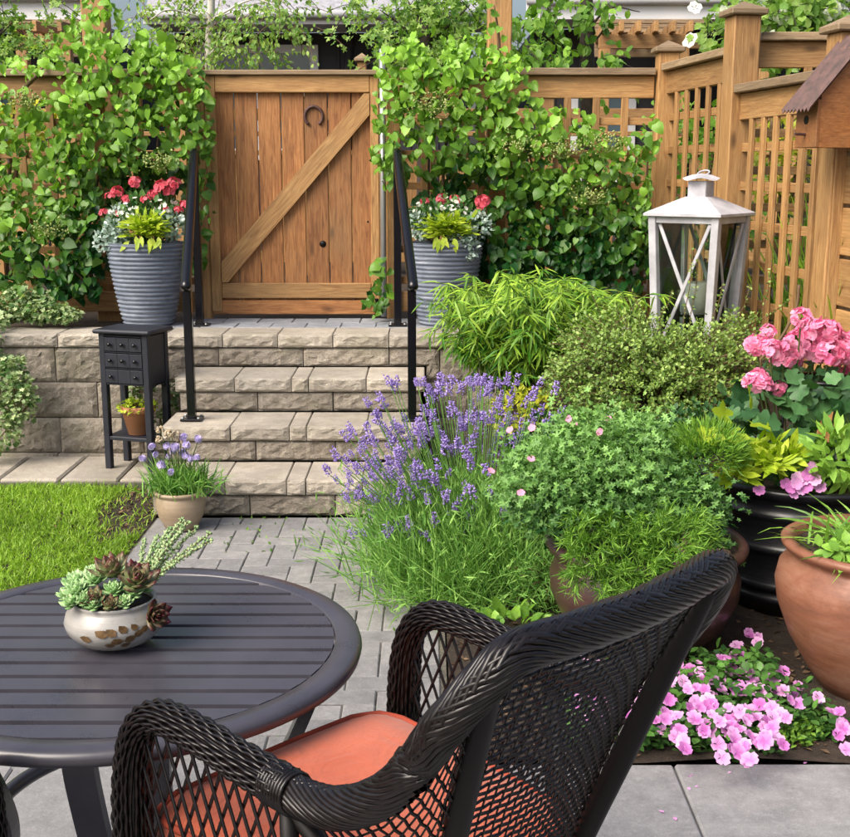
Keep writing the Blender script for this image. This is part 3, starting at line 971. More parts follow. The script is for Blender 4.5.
pv, pf = prism_vf(poly, -.013, .013)
ang = math.atan2(bz1 - .12 - bz0, br - bl - .035)
ctr = np.array([(bl + br) / 2, (bz0 + bz1) / 2])
rel = pv[:, :2] - ctr
loc_ = np.stack([rel[:, 0] * math.cos(ang) + rel[:, 1] * math.sin(ang), -rel[:, 0] * math.sin(ang) + rel[:, 1] * math.cos(ang), pv[:, 2]], 1)
bm_ = Matrix.Translation((ctr[0], gy - .032, ctr[1])) @ Matrix(((math.cos(ang), -math.sin(ang), 0, 0), (0, 0, -1, 0), (math.sin(ang), math.cos(ang), 0, 0), (0, 0, 0, 1)))
link('diagonal_brace', G().add(loc_, pf).mesh('diagonal_brace'), 'cedar', gate, bm_)
# horseshoe and its hook
hx, hz = gx0 + .625, gz1 - .255
pts = [(hx + .052 * math.sin(a), gy - .018, hz + .055 * math.cos(a)) for a in np.linspace(-2.55, 2.55, 22)]
hs = put('horseshoe', G().tube(pts, .009, 6), 'rust', gate)
put('nail', G().tube([(hx, gy - .012, hz + .055), (hx, gy - .035, hz + .055)], .004, 6), 'rust', hs)
# dark latch and hinges
put('latch', G().box((gx1 - .05, gy - .05, gz0 + .07), (.10, .016, .018), .003).box((gx1 - .02, gy - .052, gz0 + .07), (.02, .02, .06), .003), 'black_iron', gate)
put('knot_hole', G().tube([(gx0 + .665, gy - .0105, gz0 + .42), (gx0 + .665, gy - .0125, gz0 + .42)], .02, 10), 'wicker_dark', gate)
put('keyhole', G().tube([(gx1 - .07, gy - .0105, gz0 + .55), (gx1 - .07, gy - .0125, gz0 + .55)], .006, 8), 'wicker_dark', gate)

# ---- birdhouse on its post
bh = thing('birdhouse', 'brown wooden birdhouse with a rusty corrugated roof', 'birdhouse', (1.60, 4.83, 1.68))
def birdhouse():
    # local: x right (towards the fence post), y away; front faces the gate side (-x / left)
    cx, cy = 1.565, 4.82
    rz = Matrix.Translation((cx, cy, 0)) @ Matrix.Rotation(.24, 4, 'Z')
    zb, zf, zr, hx, hy = 1.68, 1.86, 2.065, .086, .074
    m = lambda pts: xf(np.array(pts, float), rz)
    def slab_poly(poly, y0, y1):
        v = [(x, y0, z) for x, z in poly] + [(x, y1, z) for x, z in poly]; n = len(poly)
        return m(v), [tuple(range(n)), tuple(range(n, 2 * n))[::-1]] + [(i, n + i, n + (i + 1) % n, (i + 1) % n) for i in range(n)]
    side = [(-hx + .014, zb), (hx, zb), (hx, zr), (-hx + .014, zf + .012)]
    put('side_panel', G().add(*slab_poly(side, -hy, -hy + .016)), 'bird_wood', bh)
    put('side_panel', G().add(*slab_poly(side, hy - .016, hy)), 'bird_wood', bh)
    g = G(); v, f = cbox(.014, 2 * hy + .004, zf - zb, .002); g.add(m(v + np.array([-hx + .007, 0, (zb + zf) / 2])), f)
    fp = put('front_panel', g, 'bird_wood', bh)
    g = G(); v, f = tube_vf([(-hx - .0015, 0, zb + .105), (-hx + .001, 0, zb + .105)], .017, 14); g.add(m(v), f); put('entrance_hole', g, 'wicker_dark', fp)
    g = G(); v, f = tube_vf([(-hx - .045, 0, zb + .052), (-hx, 0, zb + .05)], .0055, 8); g.add(m(v), f); put('perch', g, 'rust', fp)
    g = G(); v, f = cbox(2 * hx - .016, 2 * hy - .034, .014, .002); g.add(m(v + np.array([.005, 0, zb + .008])), f); put('floor_panel', g, 'bird_wood', bh)
    g = G(); v, f = cbox(.014, 2 * hy - .034, zr - zb - .004, .002); g.add(m(v + np.array([hx - .008, 0, (zb + zr) / 2 - .004])), f); put('back_panel', g, 'bird_wood', bh)
    # corrugated roof
    nr = 40; vs = []
    ax, az, bx, bz = -hx - .05, zf - .040, hx + .03, zr + .045
    for k in range(nr + 1):
        y = -hy - .03 + (2 * hy + .06) * k / nr
        dz = .007 * math.cos(2 * math.pi * k / 5)
        vs += [(ax, y, az + dz), (bx, y, bz + dz), (ax, y, az + dz - .003), (bx, y, bz + dz - .003)]
    fs = []
    for k in range(nr):
        a = 4 * k; b = a + 4
        fs += [(a, a + 1, b + 1, b), (a + 3, a + 2, b + 2, b + 3), (a, b, b + 2, a + 2), (a + 1, a + 3, b + 3, b + 1)]
    put('roof', G().add(m(vs), fs), 'rust', bh)
birdhouse()

# ================================================================== HANDRAILS
def handrail(label, back, front, zt_back, z_front_base, zt_front):
    h = thing('handrail', label, 'handrail', (back[0], back[1], TOPZ), 'black iron handrails beside the steps')
    bx, by = back; fx, fy = front
    put('back_post', G().box((bx, by, (TOPZ + zt_back) / 2), (.042, .042, zt_back - TOPZ - .01), .004), 'black_iron', h)
    put('front_post', G().box((fx, fy, (z_front_base + zt_front) / 2), (.042, .042, zt_front - z_front_base), .004), 'black_iron', h)
    for (x, y, z) in ((bx, by, TOPZ), (fx, fy, z_front_base)):
        fl = put('base_plate', G().box((x, y, z + .007), (.105, .105, .012), .003), 'black_iron', h)
        g = G()
        for sx in (-1, 1):
            for sy in (-1, 1):
                g.tube([(x + sx * .04, y + sy * .04, z + .012), (x + sx * .04, y + sy * .04, z + .02)], .007, 6)
        put('bolts', g, 'galv', fl)
    d = np.array([fx - bx, fy - by, zt_front - zt_back]); d /= np.linalg.norm(d)
    p0 = np.array([bx, by, zt_back]); p1 = np.array([fx, fy, zt_front])
    pts = catmull([p0 + [0, .05, -.045], p0 + [0, .03, .005], p0 + d * .05 + [0, 0, .01], (p0 + p1) / 2 + [0, 0, .008], p1 + d * .02 + [0, 0, .006], p1 + d * .075], 6)
    put('rail', G().tube(pts, .026, 16), 'black_iron', h)
    return h
handrail('black handrail by the planter with many red flowers', (-1.285, 6.83), (-1.175, 5.93), 1.675, 2 * RISE, 1.075)
handrail('black handrail by the planter nearer the bamboo', (-.155, 6.83), (-.065, 5.93), 1.675, 2 * RISE, 1.075)

# ================================================================== POTS
def soil_disc(parent, c, r, z):
    g = G(); n = 24
    vs = [(c[0], c[1], z + .01)] + [(c[0] + r * math.cos(2 * math.pi * k / n), c[1] + r * math.sin(2 * math.pi * k / n), z) for k in range(n)]
    g.add(vs, [(0, 1 + k, 1 + (k + 1) % n) for k in range(n)])
    return put('soil', g, 'soil', parent)

def flower_cluster_mesh(mat, n, r, size, seed, flat=.6, tm='flower'):
    rs = np.random.default_rng(seed)
    d = unit(rs.normal(size=(n, 3))); d[:, 2] = np.abs(d[:, 2]) * 1.0
    P = d * r * np.array([1, 1, flat])
    up = unit(d + rs.normal(size=(n, 3)) * .25)
    side = unit(np.cross(up, rs.normal(size=(n, 3))))
    g = leaves(G(), tm, P, side, up, size * (.8 + .4 * rs.random(n)), .15 + .85 * rs.random(n))
    me = g.mesh('flower_cluster'); me.materials.append(M[mat])
    return me

def mtx(p, rz=0.0, s=1.0, tilt=None):
    m = Matrix.Translation(Vector(p))
    if tilt is not None:
        m = m @ Vector(tilt).to_track_quat('Z', 'Y').to_matrix().to_4x4()
    return m @ Matrix.Rotation(rz, 4, 'Z') @ Matrix.Diagonal((s, s, s, 1))

red_meshes = [flower_cluster_mesh('red', 16, .030, .030, k) for k in range(3)]
pink_meshes = [flower_cluster_mesh('pink', 30, .052, .042, 10 + k) for k in range(4)]

def blue_planter(label, x, y, reds, lime_off, sil_off, seed):
    p = thing('flower_planter', label, 'planter', (x, y, TOPZ), 'blue grey ribbed planters beside the gate')
    H, rb, rt = .47, .132, .222
    prof = [(0.0, .012), (rb - .012, .012), (rb, .0)]
    nr = 19
    for k in range(nr):
        z0 = H * k / nr; z1 = H * (k + 1) / nr
        rr = lambda z: rb + (rt - rb) * (z / H) ** .72
        prof += [(rr(z0) - .002, z0 + .004), (rr(z0) + .005, z0 + .009), (rr(z1) + .006, z1 - .006), (rr(z1) - .002, z1 - .001)]
    prof += [(rt + .004, H), (rt - .02, H + .002), (rt - .028, H - .03), (rt - .04, H - .07)]
    put('pot', G().lathe(prof, (x, y, TOPZ + .001), 48), 'planter_blue', p)
    soil_disc(p, (x, y), rt - .035, TOPZ + H - .05)
    zt = TOPZ + H
    r2 = np.random.default_rng(seed)
    # dark green base foliage
    P, q = in_ball(420, (x, y + .03, zt + .09), (.22, .17, .17), .45, -.1)
    put('foliage', leaves(G(), 'oval', P, unit(q + [0, 0, .5] + rng.normal(size=(420, 3)) * .4), unit(q + [0, -.3, .7]), rnd(420, .03, .055), rnd(420, .0, .6)), 'crane', p)
    # lime plant at the front
    n = 300
    c0 = np.array([x + lime_off, y - .14, zt + .03])
    c = c0 + np.stack([r2.normal(size=n) * .045, r2.normal(size=n) * .02, r2.random(n) * .08], 1)
    d = unit(np.stack([r2.normal(size=n) * .9, -.35 + r2.normal(size=n) * .5, .35 + .55 * r2.random(n)], 1))
    P = c + d * rnd(n, .0, .07)[:, None]
    c = c0
    put('lime_foliage', leaves(G(), 'wide_lance', P, unit(d + [0, 0, -.25]), unit(np.array([0, -.5, .8]) + rng.normal(size=(n, 3)) * .35), rnd(n, .04, .075), rnd(n)), 'lime', p)
    n = 10
    dd = unit(np.stack([rnd(n, -.6, .6), rnd(n, -.5, -.2), rnd(n, -.9, -.5)], 1))
    put('trailing_leaves', leaves(G(), 'wide_lance', c + np.stack([rnd(n, -.10, .10), rnd(n, -.08, -.05), rnd(n, -.01, .02)], 1), dd, np.tile([0, -.9, .4], (n, 1)), rnd(n, .06, .085), rnd(n, .3, 1)), 'lime', p)
    # silver trailing foliage
    for so in sil_off:
        P, q = in_ball(170, (x + so[0], y + so[1], zt + so[2]), (.075, .06, .07), .3)
        put('silver_foliage', leaves(G(), 'oval', P, unit(q + [0, -.2, .2] + rng.normal(size=(170, 3)) * .5), unit(q + [0, -.5, .6]), rnd(170, .018, .034), rnd(170)), 'silver', p)
    # small white flowers
    P, q = in_ball(70, (x, y - .02, zt + .15), (.24, .15, .12), .7, 0)
    put('white_blossoms', leaves(G(), 'flower', P, unit(rng.normal(size=(70, 3))), unit(q + [0, -.6, .4]), rnd(70, .018, .028), rnd(70)), 'white_petal', p)
    for k, (ox, oy, oz, s) in enumerate(reds):
        c2 = (x + ox, y + oy, zt + oz * 1.22)
        o = link('flower_cluster', red_meshes[k % 3], None, p, mtx(c2, k * 1.3, s, (0.1 * math.sin(k), -.5, 1)))
    st = G()
    for ox, oy, oz, s in reds:
        st.tube([(x + ox * .5, y + oy * .5, zt - .02), (x + ox * .8, y + oy * .8, zt + oz * .6), (x + ox, y + oy, zt + oz * 1.22)], .003, 4, cap=False)
    put('flower_stems', st, 'stem', p)
    return p
blue_planter('ribbed blue grey planter with many red flower heads', -1.592, 6.90,
             [(-.19, .0, .215, .8), (-.15, .02, .235, 1.0), (-.10, 0, .20, .8), (-.05, .03, .275, 1.1), (.06, 0, .22, 1.0), (.10, .02, .255, 1.3), (.17, .02, .27, 1.2), (.13, -.02, .155, .9), (.20, -.04, .15, .8), (.235, 0, .175, .9), (-.12, -.06, .14, .8), (-.22, -.04, .14, .7), (.02, -.03, .20, .8), (.14, .03, .235, 1.0)],
             .05, [(-.13, -.11, .07), (-.19, -.09, .01), (.17, -.08, .10), (-.12, -.06, .14)], 1)
blue_planter('ribbed blue grey planter with few red flower heads', .108, 6.90,
             [(-.11, 0, .19, .7), (-.01, 0, .20, 1.0), (.06, .02, .20, .8), (.10, 0, .185, .7), (.22, -.02, .19, 1.2), (.21, 0, .16, .8)],
             .02, [(.12, -.14, -.02), (.10, -.12, .02), (-.14, -.09, .10), (.19, -.05, .10)], 2)

# ================================================================== BLACK CABINET
def cabinet():
    yaw = -.30
    c = thing('drawer_cabinet', 'small black drawer cabinet on tall legs against the wall', 'cabinet', (-1.515, 6.19, .057))
    rz = Matrix.Translation((-1.515, 6.19, .057)) @ Matrix.Rotation(yaw, 4, 'Z')
    def bx(name, ce, s, ch=.003, parent=c, mat='cabinet'):
        v, f = cbox(*s, ch)
        return put(name, G().add(xf(v + np.array(ce), rz), f), mat, parent)
    W, Dp, H = .285, .215, .735
    for sx in (-1, 1):
        for sy in (-1, 1):
            bx('leg', (sx * (W / 2 - .018), sy * (Dp / 2 - .018), (H - .02) / 2), (.034, .034, H - .02))
    bx('top', (0, 0, H - .008), (W + .045, Dp + .045, .022), .008)
    zb, zt = .45, .708
    for sx in (-1, 1):
        bx('side_panel', (sx * (W / 2 - .012), 0, (zb + zt) / 2), (.012, Dp - .07, zt - zb))
    bx('back_panel', (0, Dp / 2 - .02, (zb + zt) / 2), (W - .07, .012, zt - zb))
    for k in range(4):
        bx('front_rail', (0, -Dp / 2 + .012, zb + .004 + k * (zt - zb - .008) / 3), (W - .07, .016, .010))
    rowh = (zt - zb - .008) / 3
    for r_ in range(3):
        z = zb + .004 + rowh * (r_ + .5)
        for k in range(3):
            x = (k - 1) * .0715
            dr = bx('drawer', (x, -Dp / 2 + .008, z), (.0709, .02, rowh - .014), .0012)
            if r_ == 0 and k == 1: continue
            kv, kf = lathe_vf([(0, .0), (.004, 0), (.004, .008), (.009, .012), (.010, .017), (.006, .021), (0, .022)], 12)
            kv = np.stack([kv[:, 0], -kv[:, 2], kv[:, 1]], 1) + np.array([x, -Dp / 2 - .002, z])
            put('knob', G().add(xf(kv, rz), kf, smooth=True), 'black_iron', dr)
    # arched apron and lower shelf
    for sx in (-1, 1):
        v, f = prism_vf([(-.08, 0), (-.08, .03), (.08, .03), (.08, 0), (.05, .018), (0, .024), (-.05, .018)], -.006, .006)
        v = np.stack([v[:, 2] + sx * (W / 2 - .012), v[:, 0], v[:, 1] + zb - .03], 1)
        put('apron', G().add(xf(v, rz), f), 'cabinet', c)
    bx('shelf', (0, 0, .165), (W - .01, Dp - .01, .02))
    return rz
CABM = cabinet()

def small_pot():
    c = xf(np.array([[.01, -.005, .176]]), CABM)[0]
    p = thing('clay_pot', 'small terracotta pot of lime moss on the cabinet shelf', 'plant pot', tuple(c))
    put('pot', G().lathe([(0, .004), (.05, 0), (.056, .003), (.083, .115), (.086, .117), (.091, .121), (.092, .152), (.082, .153), (.078, .12)], c, 28), 'terracotta_matt', p)
    soil_disc(p, c[:2], .08, c[2] + .135)
    P, q = in_ball(420, (c[0], c[1], c[2] + .150), (.098, .098, .03), .5)
    P[:, 2] = np.where(q[:, 1] < -.45, P[:, 2] - .012 * rng.random(len(P)), P[:, 2])
    put('foliage', leaves(G(), 'oval', P, unit(q + rng.normal(size=(420, 3)) * .4), unit(q + [0, -.2, .8]), rnd(420, .014, .026), rnd(420)), 'lime', p)
small_pot()

# ================================================================== BEIGE POT WITH SCABIOUS
def beige_pot():
    c = np.array([-1.105, 5.235, .004])
    p = thing('flower_pot', 'beige glazed pot of pale mauve flowers at the step foot', 'flower pot', tuple(c))
    put('pot', G().lathe([(0, .006), (.062, 0), (.072, .006), (.10, .06), (.113, .115), (.108, .15), (.104, .16), (.116, .166), (.12, .174), (.115, .181), (.102, .180), (.098, .15)], c, 36), 'pot_beige', p)
    soil_disc(p, c[:2], .1, c[2] + .16)
    n = 900
    b = c + np.stack([rng.normal(size=n) * .055, rng.normal(size=n) * .045, np.full(n, .165)], 1)
    d = unit(np.stack([rng.normal(size=n) * .55, rng.normal(size=n) * .5, rnd(n, .8, 1.8)], 1))
    L = rnd(n, .10, .25)
    g = blades(G(), b, d, L, rnd(n, .005, .009), rnd(n, .15, .5), 3, rnd(n, .1, .9))
    put('foliage', g, 'lavleaf', p)
    heads = G(); st = G()
    hm = flower_cluster_mesh('mauve', 20, .013, .018, 40, .8)
    sd = flower_cluster_mesh('seedhead', 20, .013, .016, 41, .8, 'bud')
    spots = [(-.155, .17), (-.10, .235), (-.09, .195), (-.055, .16), (-.045, .225), (-.03, .19), (-.005, .225), (.015, .185), (.03, .265), (.045, .235), (.035, .18), (.06, .17), (.085, .245), (.095, .185), (-.02, .12), (-.085, .13), (-.06, .15)]
    for k, (ox, oz) in enumerate(spots):
        top = c + np.array([ox, rng.uniform(-.08, .05), .16 + oz])
        link('flower_head', hm, None, p, mtx(top, k, rng.uniform(.8, 1.15), (rng.uniform(-.4, .4), -.7, .8)))
        st.tube([c + [ox * .2, 0, .17], c + [ox * .65, 0, .16 + oz * .6], top], .0022, 4, cap=False)
    for k, (ox, oz) in enumerate([(-.07, .30), (-.045, .27), (-.02, .285), (.0, .27), (-.075, .255), (.015, .25)]):
        top = c + np.array([ox, rng.uniform(-.04, .05), .16 + oz])
        link('seed_head', sd, None, p, mtx(top, k, 1.1, (rng.uniform(-.4, .4), -.5, .9)))
        st.tube([c + [ox * .2, 0, .17], c + [ox * .65, 0, .16 + oz * .6], top], .0022, 4, cap=False)
    put('flower_stems', st, 'stem', p)
beige_pot()

# ================================================================== LANTERN
def lantern():
    cx, cy, zb = 1.265, 5.6, .725
    H, wb, wt = .665, .128, .156               # half widths bottom / top of the glazed cage
    rot = R(52)
    L = thing('garden_lantern', 'tall white metal lantern with crossed bars and a candle', 'lantern', (cx, cy, zb))
    rz = Matrix.Translation((cx, cy, zb)) @ Matrix.Rotation(rot, 4, 'Z')
    def mp(p): return xf(np.array([p], float), rz)[0]
    def bar(name, p, q, w, t, parent=L, up=(0, 0, 1)):
        return board(name, mp(p), mp(q), w, t, 'lantern', parent, up=up, ch=.002, share=False)
    cor = [(-1, -1), (1, -1), (1, 1), (-1, 1)]
    for sx, sy in cor:
        a = math.atan2(sy, sx) + rot
        bar('corner_post', (sx * wb, sy * wb, .03), (sx * wt, sy * wt, H), .036, .036, up=(math.cos(rot), math.sin(rot), 0))
    for k in range(4):
        (ax, ay), (bx, by) = cor[k], cor[(k + 1) % 4]
        n = np.array([ax + bx, ay + by], float) / 2
        off = n * .004
        def q(s, z, o=0.0):
            w = wb + (wt - wb) * z / H
            x = (ax * (1 - s) + bx * s) * w; y = (ay * (1 - s) + by * s) * w
            return (x + n[0] * o, y + n[1] * o, z)
        bar('rail', q(.06, H - .016), q(.94, H - .016), .032, .022)
        bar('rail', q(.06, .05), q(.94, .05), .036, .022)
        bar('cross_bar', q(.09, .07, .002), q(.91, H - .035, .002), .017, .008)
        bar('cross_bar', q(.91, .07, -.007), q(.09, H - .035, -.007), .017, .008)
        gv = [mp(q(.08, .06, -.014)), mp(q(.92, .06, -.014)), mp(q(.92, H - .03, -.014)), mp(q(.08, H - .03, -.014))]
        gv2 = [mp(q(.08, .06, -.017)), mp(q(.92, .06, -.017)), mp(q(.92, H - .03, -.017)), mp(q(.08, H - .03, -.017))]
        put('glass_pane', G().add(np.array(gv + gv2), [(0, 1, 2, 3), (7, 6, 5, 4), (0, 4, 5, 1), (1, 5, 6, 2), (2, 6, 7, 3), (3, 7, 4, 0)]), 'glass', L)
    v, f = cbox(2 * wb + .05, 2 * wb + .05, .03, .004); put('base', G().add(xf(v + np.array([0, 0, .018]), rz), f), 'lantern', L)
    # pyramid roof
    e = wt + .034; t = .052
    rv = [(-e, -e, H), (e, -e, H), (e, e, H), (-e, e, H), (-e, -e, H + .012), (e, -e, H + .012), (e, e, H + .012), (-e, e, H + .012), (-t, -t, H + .085), (t, -t, H + .085), (t, t, H + .085), (-t, t, H + .085)]
    rf = [(3, 2, 1, 0)] + [(i, (i + 1) % 4, 4 + (i + 1) % 4, 4 + i) for i in range(4)] + [(4 + i, 4 + (i + 1) % 4, 8 + (i + 1) % 4, 8 + i) for i in range(4)] + [(8, 9, 10, 11)]
    roof = put('roof', G().add(xf(np.array(rv), rz), rf), 'lantern', L)
    v, f = cbox(.09, .09, .075, .003); put('chimney', G().add(xf(v + np.array([0, 0, H + .118]), rz), f), 'lantern', roof)
    # wavy cap and ring
    n = 28; vs = [(0, 0, .035)]; fs = []
    for ring, (rr, z) in enumerate(((.045, .028), (.085, .008))):
        for k in range(n):
            a = 2 * math.pi * k / n
            vs.append((rr * math.cos(a), rr * math.sin(a), z + .006 * ring * math.sin(4 * a)))
    fs = [(0, 1 + k, 1 + (k + 1) % n) for k in range(n)] + [(1 + k, 1 + n + k, 1 + n + (k + 1) % n, 1 + (k + 1) % n) for k in range(n)]
    top = H + .155
    put('cap', G().add(xf(np.array(vs) + [0, 0, top], rz), fs, smooth=True), 'lantern', roof)
    pts = [mp((.028 * math.cos(a) + .02, .026 * math.sin(a), top + .036 + .012 * math.cos(a))) for a in np.linspace(0, 2 * math.pi, 20, endpoint=False)]
    put('hanging_ring', G().tube(pts, .004, 6, closed=True), 'lantern', roof)
    # candle on a little tray
    cz = .20
    g = G().lathe([(0, cz), (.085, cz), (.085, cz + .012), (0, cz + .012)], (0, 0, 0), 24)
    put('candle_tray', G().add(xf(np.concatenate(g.v), rz), lathe_vf([(0, cz), (.085, cz), (.085, cz + .012), (0, cz + .012)], 24)[1]).tube([mp((0, 0, .03)), mp((0, 0, cz))], .05, 12), 'black_iron', L)
    cand = thing('candle', 'white pillar candle inside the white lantern', 'candle', tuple(mp((0, 0, cz + .014))))
    v, f = lathe_vf([(0, cz + .014), (.062, cz + .014), (.063, cz + .15), (.058, cz + .158), (.02, cz + .150), (0, cz + .148)], 28)
    put('wax', G().add(xf(v, rz), f, smooth=True), 'white_wax', cand)
    put('wick', G().tube([mp((0, 0, cz + .148)), mp((.002, 0, cz + .163))], .0015, 5), 'wicker_dark', cand)
lantern()

# ================================================================== TABLE
TC, TR, TZ = np.array([-.605, 2.285]), .477, .66
def table():
    t = thing('patio_table', 'round dark metal patio table with a slatted top', 'table', (TC[0], TC[1], 0))
    ri = TR - .055
    prof = [(ri, TZ - .022), (ri, TZ - .003), (ri + .004, TZ), (TR - .012, TZ), (TR - .003, TZ - .005), (TR, TZ - .014), (TR - .003, TZ - .026), (TR - .012, TZ - .031), (ri + .01, TZ - .031), (ri, TZ - .022)]
    put('rim', G().lathe(prof, (TC[0], TC[1], 0), 128), 'table', t)
    n = 13
    pitch = 2 * (ri - .003) / n
    for k in range(n):
        y0 = -(ri - .003) + pitch * k + .004; y1 = y0 + pitch - .013
        half = lambda y: math.sqrt(max(1e-6, (ri - .002) ** 2 - y * y))
        ys = np.linspace(y0, y1, 7)
        poly = [(half(y), y) for y in ys] + [(-half(y), y) for y in ys[::-1]]
        v, f = prism_vf(poly, -.009, .005)
        # softly bevelled upper edge
        c = v.mean(0)
        v[len(poly):, 1] = np.where(v[len(poly):, 1] < c[1], v[len(poly):, 1] + .0015, v[len(poly):, 1] - .0015)
        link('slat', G().add(v, f).mesh('slat'), 'table', t, Matrix.Translation((TC[0], TC[1], TZ - .007)))
    for sx in (-.26, .0, .26):
        h = math.sqrt((ri) ** 2 - sx * sx)
        put('under_bar', G().box((TC[0] + sx, TC[1], TZ - .0265), (.03, 2 * h, .018), .003), 'table', t)
    # four S-curved legs and a lower ring
    for k in range(4):
        a = R(-88 + 90 * k)
        ca, sa = math.cos(a), math.sin(a)
        pts = catmull([(.405, TZ - .03), (.385, .56), (.308, .46), (.275, .34), (.255, .24), (.285, .12), (.36, .02)], 6)if False else catmull([(.400, TZ - .028, 0), (.385, .57, 0), (.340, .46, 0), (.285, .34, 0), (.262, .24, 0), (.285, .12, 0), (.350, .012, 0)], 6)
        V = []
        for (r_, z, _) in pts:
            for (dr, dt) in ((-.014, -.027), (.014, -.027), (.014, .027), (-.014, .027)):
                V.append((TC[0] + (r_ + dr) * ca - dt * sa, TC[1] + (r_ + dr) * sa + dt * ca, z))
        m = len(pts)
        F = [(4 * i + j, 4 * i + (j + 1) % 4, 4 * i + 4 + (j + 1) % 4, 4 * i + 4 + j) for i in range(m - 1) for j in range(4)] + [(3, 2, 1, 0), tuple(4 * (m - 1) + j for j in range(4))]
        put('leg', G().add(V, F), 'table', t)
        x, y = TC[0] + .352 * ca, TC[1] + .352 * sa
        put('foot', G().lathe([(0, .004), (.024, .004), (.024, .014), (0, .014)], (x, y, 0), 14), 'wicker_dark', t)
    rr = .285
    pts = [(TC[0] + rr * math.cos(a), TC[1] + rr * math.sin(a), .30) for a in np.linspace(0, 2 * math.pi, 64, endpoint=False)]
    put('ring_stretcher', G().tube(pts, .016, 8, closed=True), 'table', t)
table()

# ================================================================== BOWL OF SUCCULENTS
def fat_leaf():
    prof = [(.0, .10, .05), (.18, .20, .09), (.45, .30, .12), (.72, .28, .10), (.90, .13, .05)]
    v = []; f = []
    for y, w, h in prof:
        up = .18 * y * y
        v += [(-w, y, up), (0, y, up + h * .35), (w, y, up), (0, y, up - h)]
    tip = len(v); v.append((0, 1.04, .24))
    for i in range(4):
        for j in range(4):
            f.append((4 * i + j, 4 * i + (j + 1) % 4, 4 * i + 4 + (j + 1) % 4)); f.append((4 * i + j, 4 * i + 4 + (j + 1) % 4, 4 * i + 4 + j))
    for j in range(4):
        f.append((16 + j, 16 + (j + 1) % 4, tip))
    return np.array(v, float), np.array([t[::-1] for t in f])
T['fat'] = fat_leaf()
def rosette(name, parent, c, r, mat, n=26, open_=1.0, tintr=(0, 1), axis=(0, 0, 1), tip_tint=None):
    g = G()
    ax = Vector(axis).to_track_quat('Z', 'Y').to_matrix()
    A = np.array(ax)
    tv, tf = T['fat']
    for k in range(n):
        t = k / (n - 1)
        a = k * 2.39996
        el = R(80 - 74 * (t ** .75) * open_)
        d = np.array([math.cos(a) * math.cos(el), math.sin(a) * math.cos(el), math.sin(el)])
        nn = np.array([-math.cos(a) * math.sin(el), -math.sin(a) * math.sin(el), math.cos(el)])
        s = r * (.45 + .6 * t)
        B = basis((A @ d)[None], (A @ nn)[None])[0]
        V = tv @ B.T * s + np.array(c) + (A @ np.array([0, 0, r * .25 * (1 - t)]))
        ti = tintr[0] + (tintr[1] - tintr[0]) * rng.random()
        tt = np.full(len(tv), ti)
        if tip_tint is not None:
            tt = np.clip(tip_tint[0] + (tip_tint[1] - tip_tint[0]) * np.clip((tv[:, 1] - .35) / .6, 0, 1) + rng.normal() * .08, 0, 1)
        g.add(V, tf, tt, smooth=True)
    return put(name, g, mat, parent)
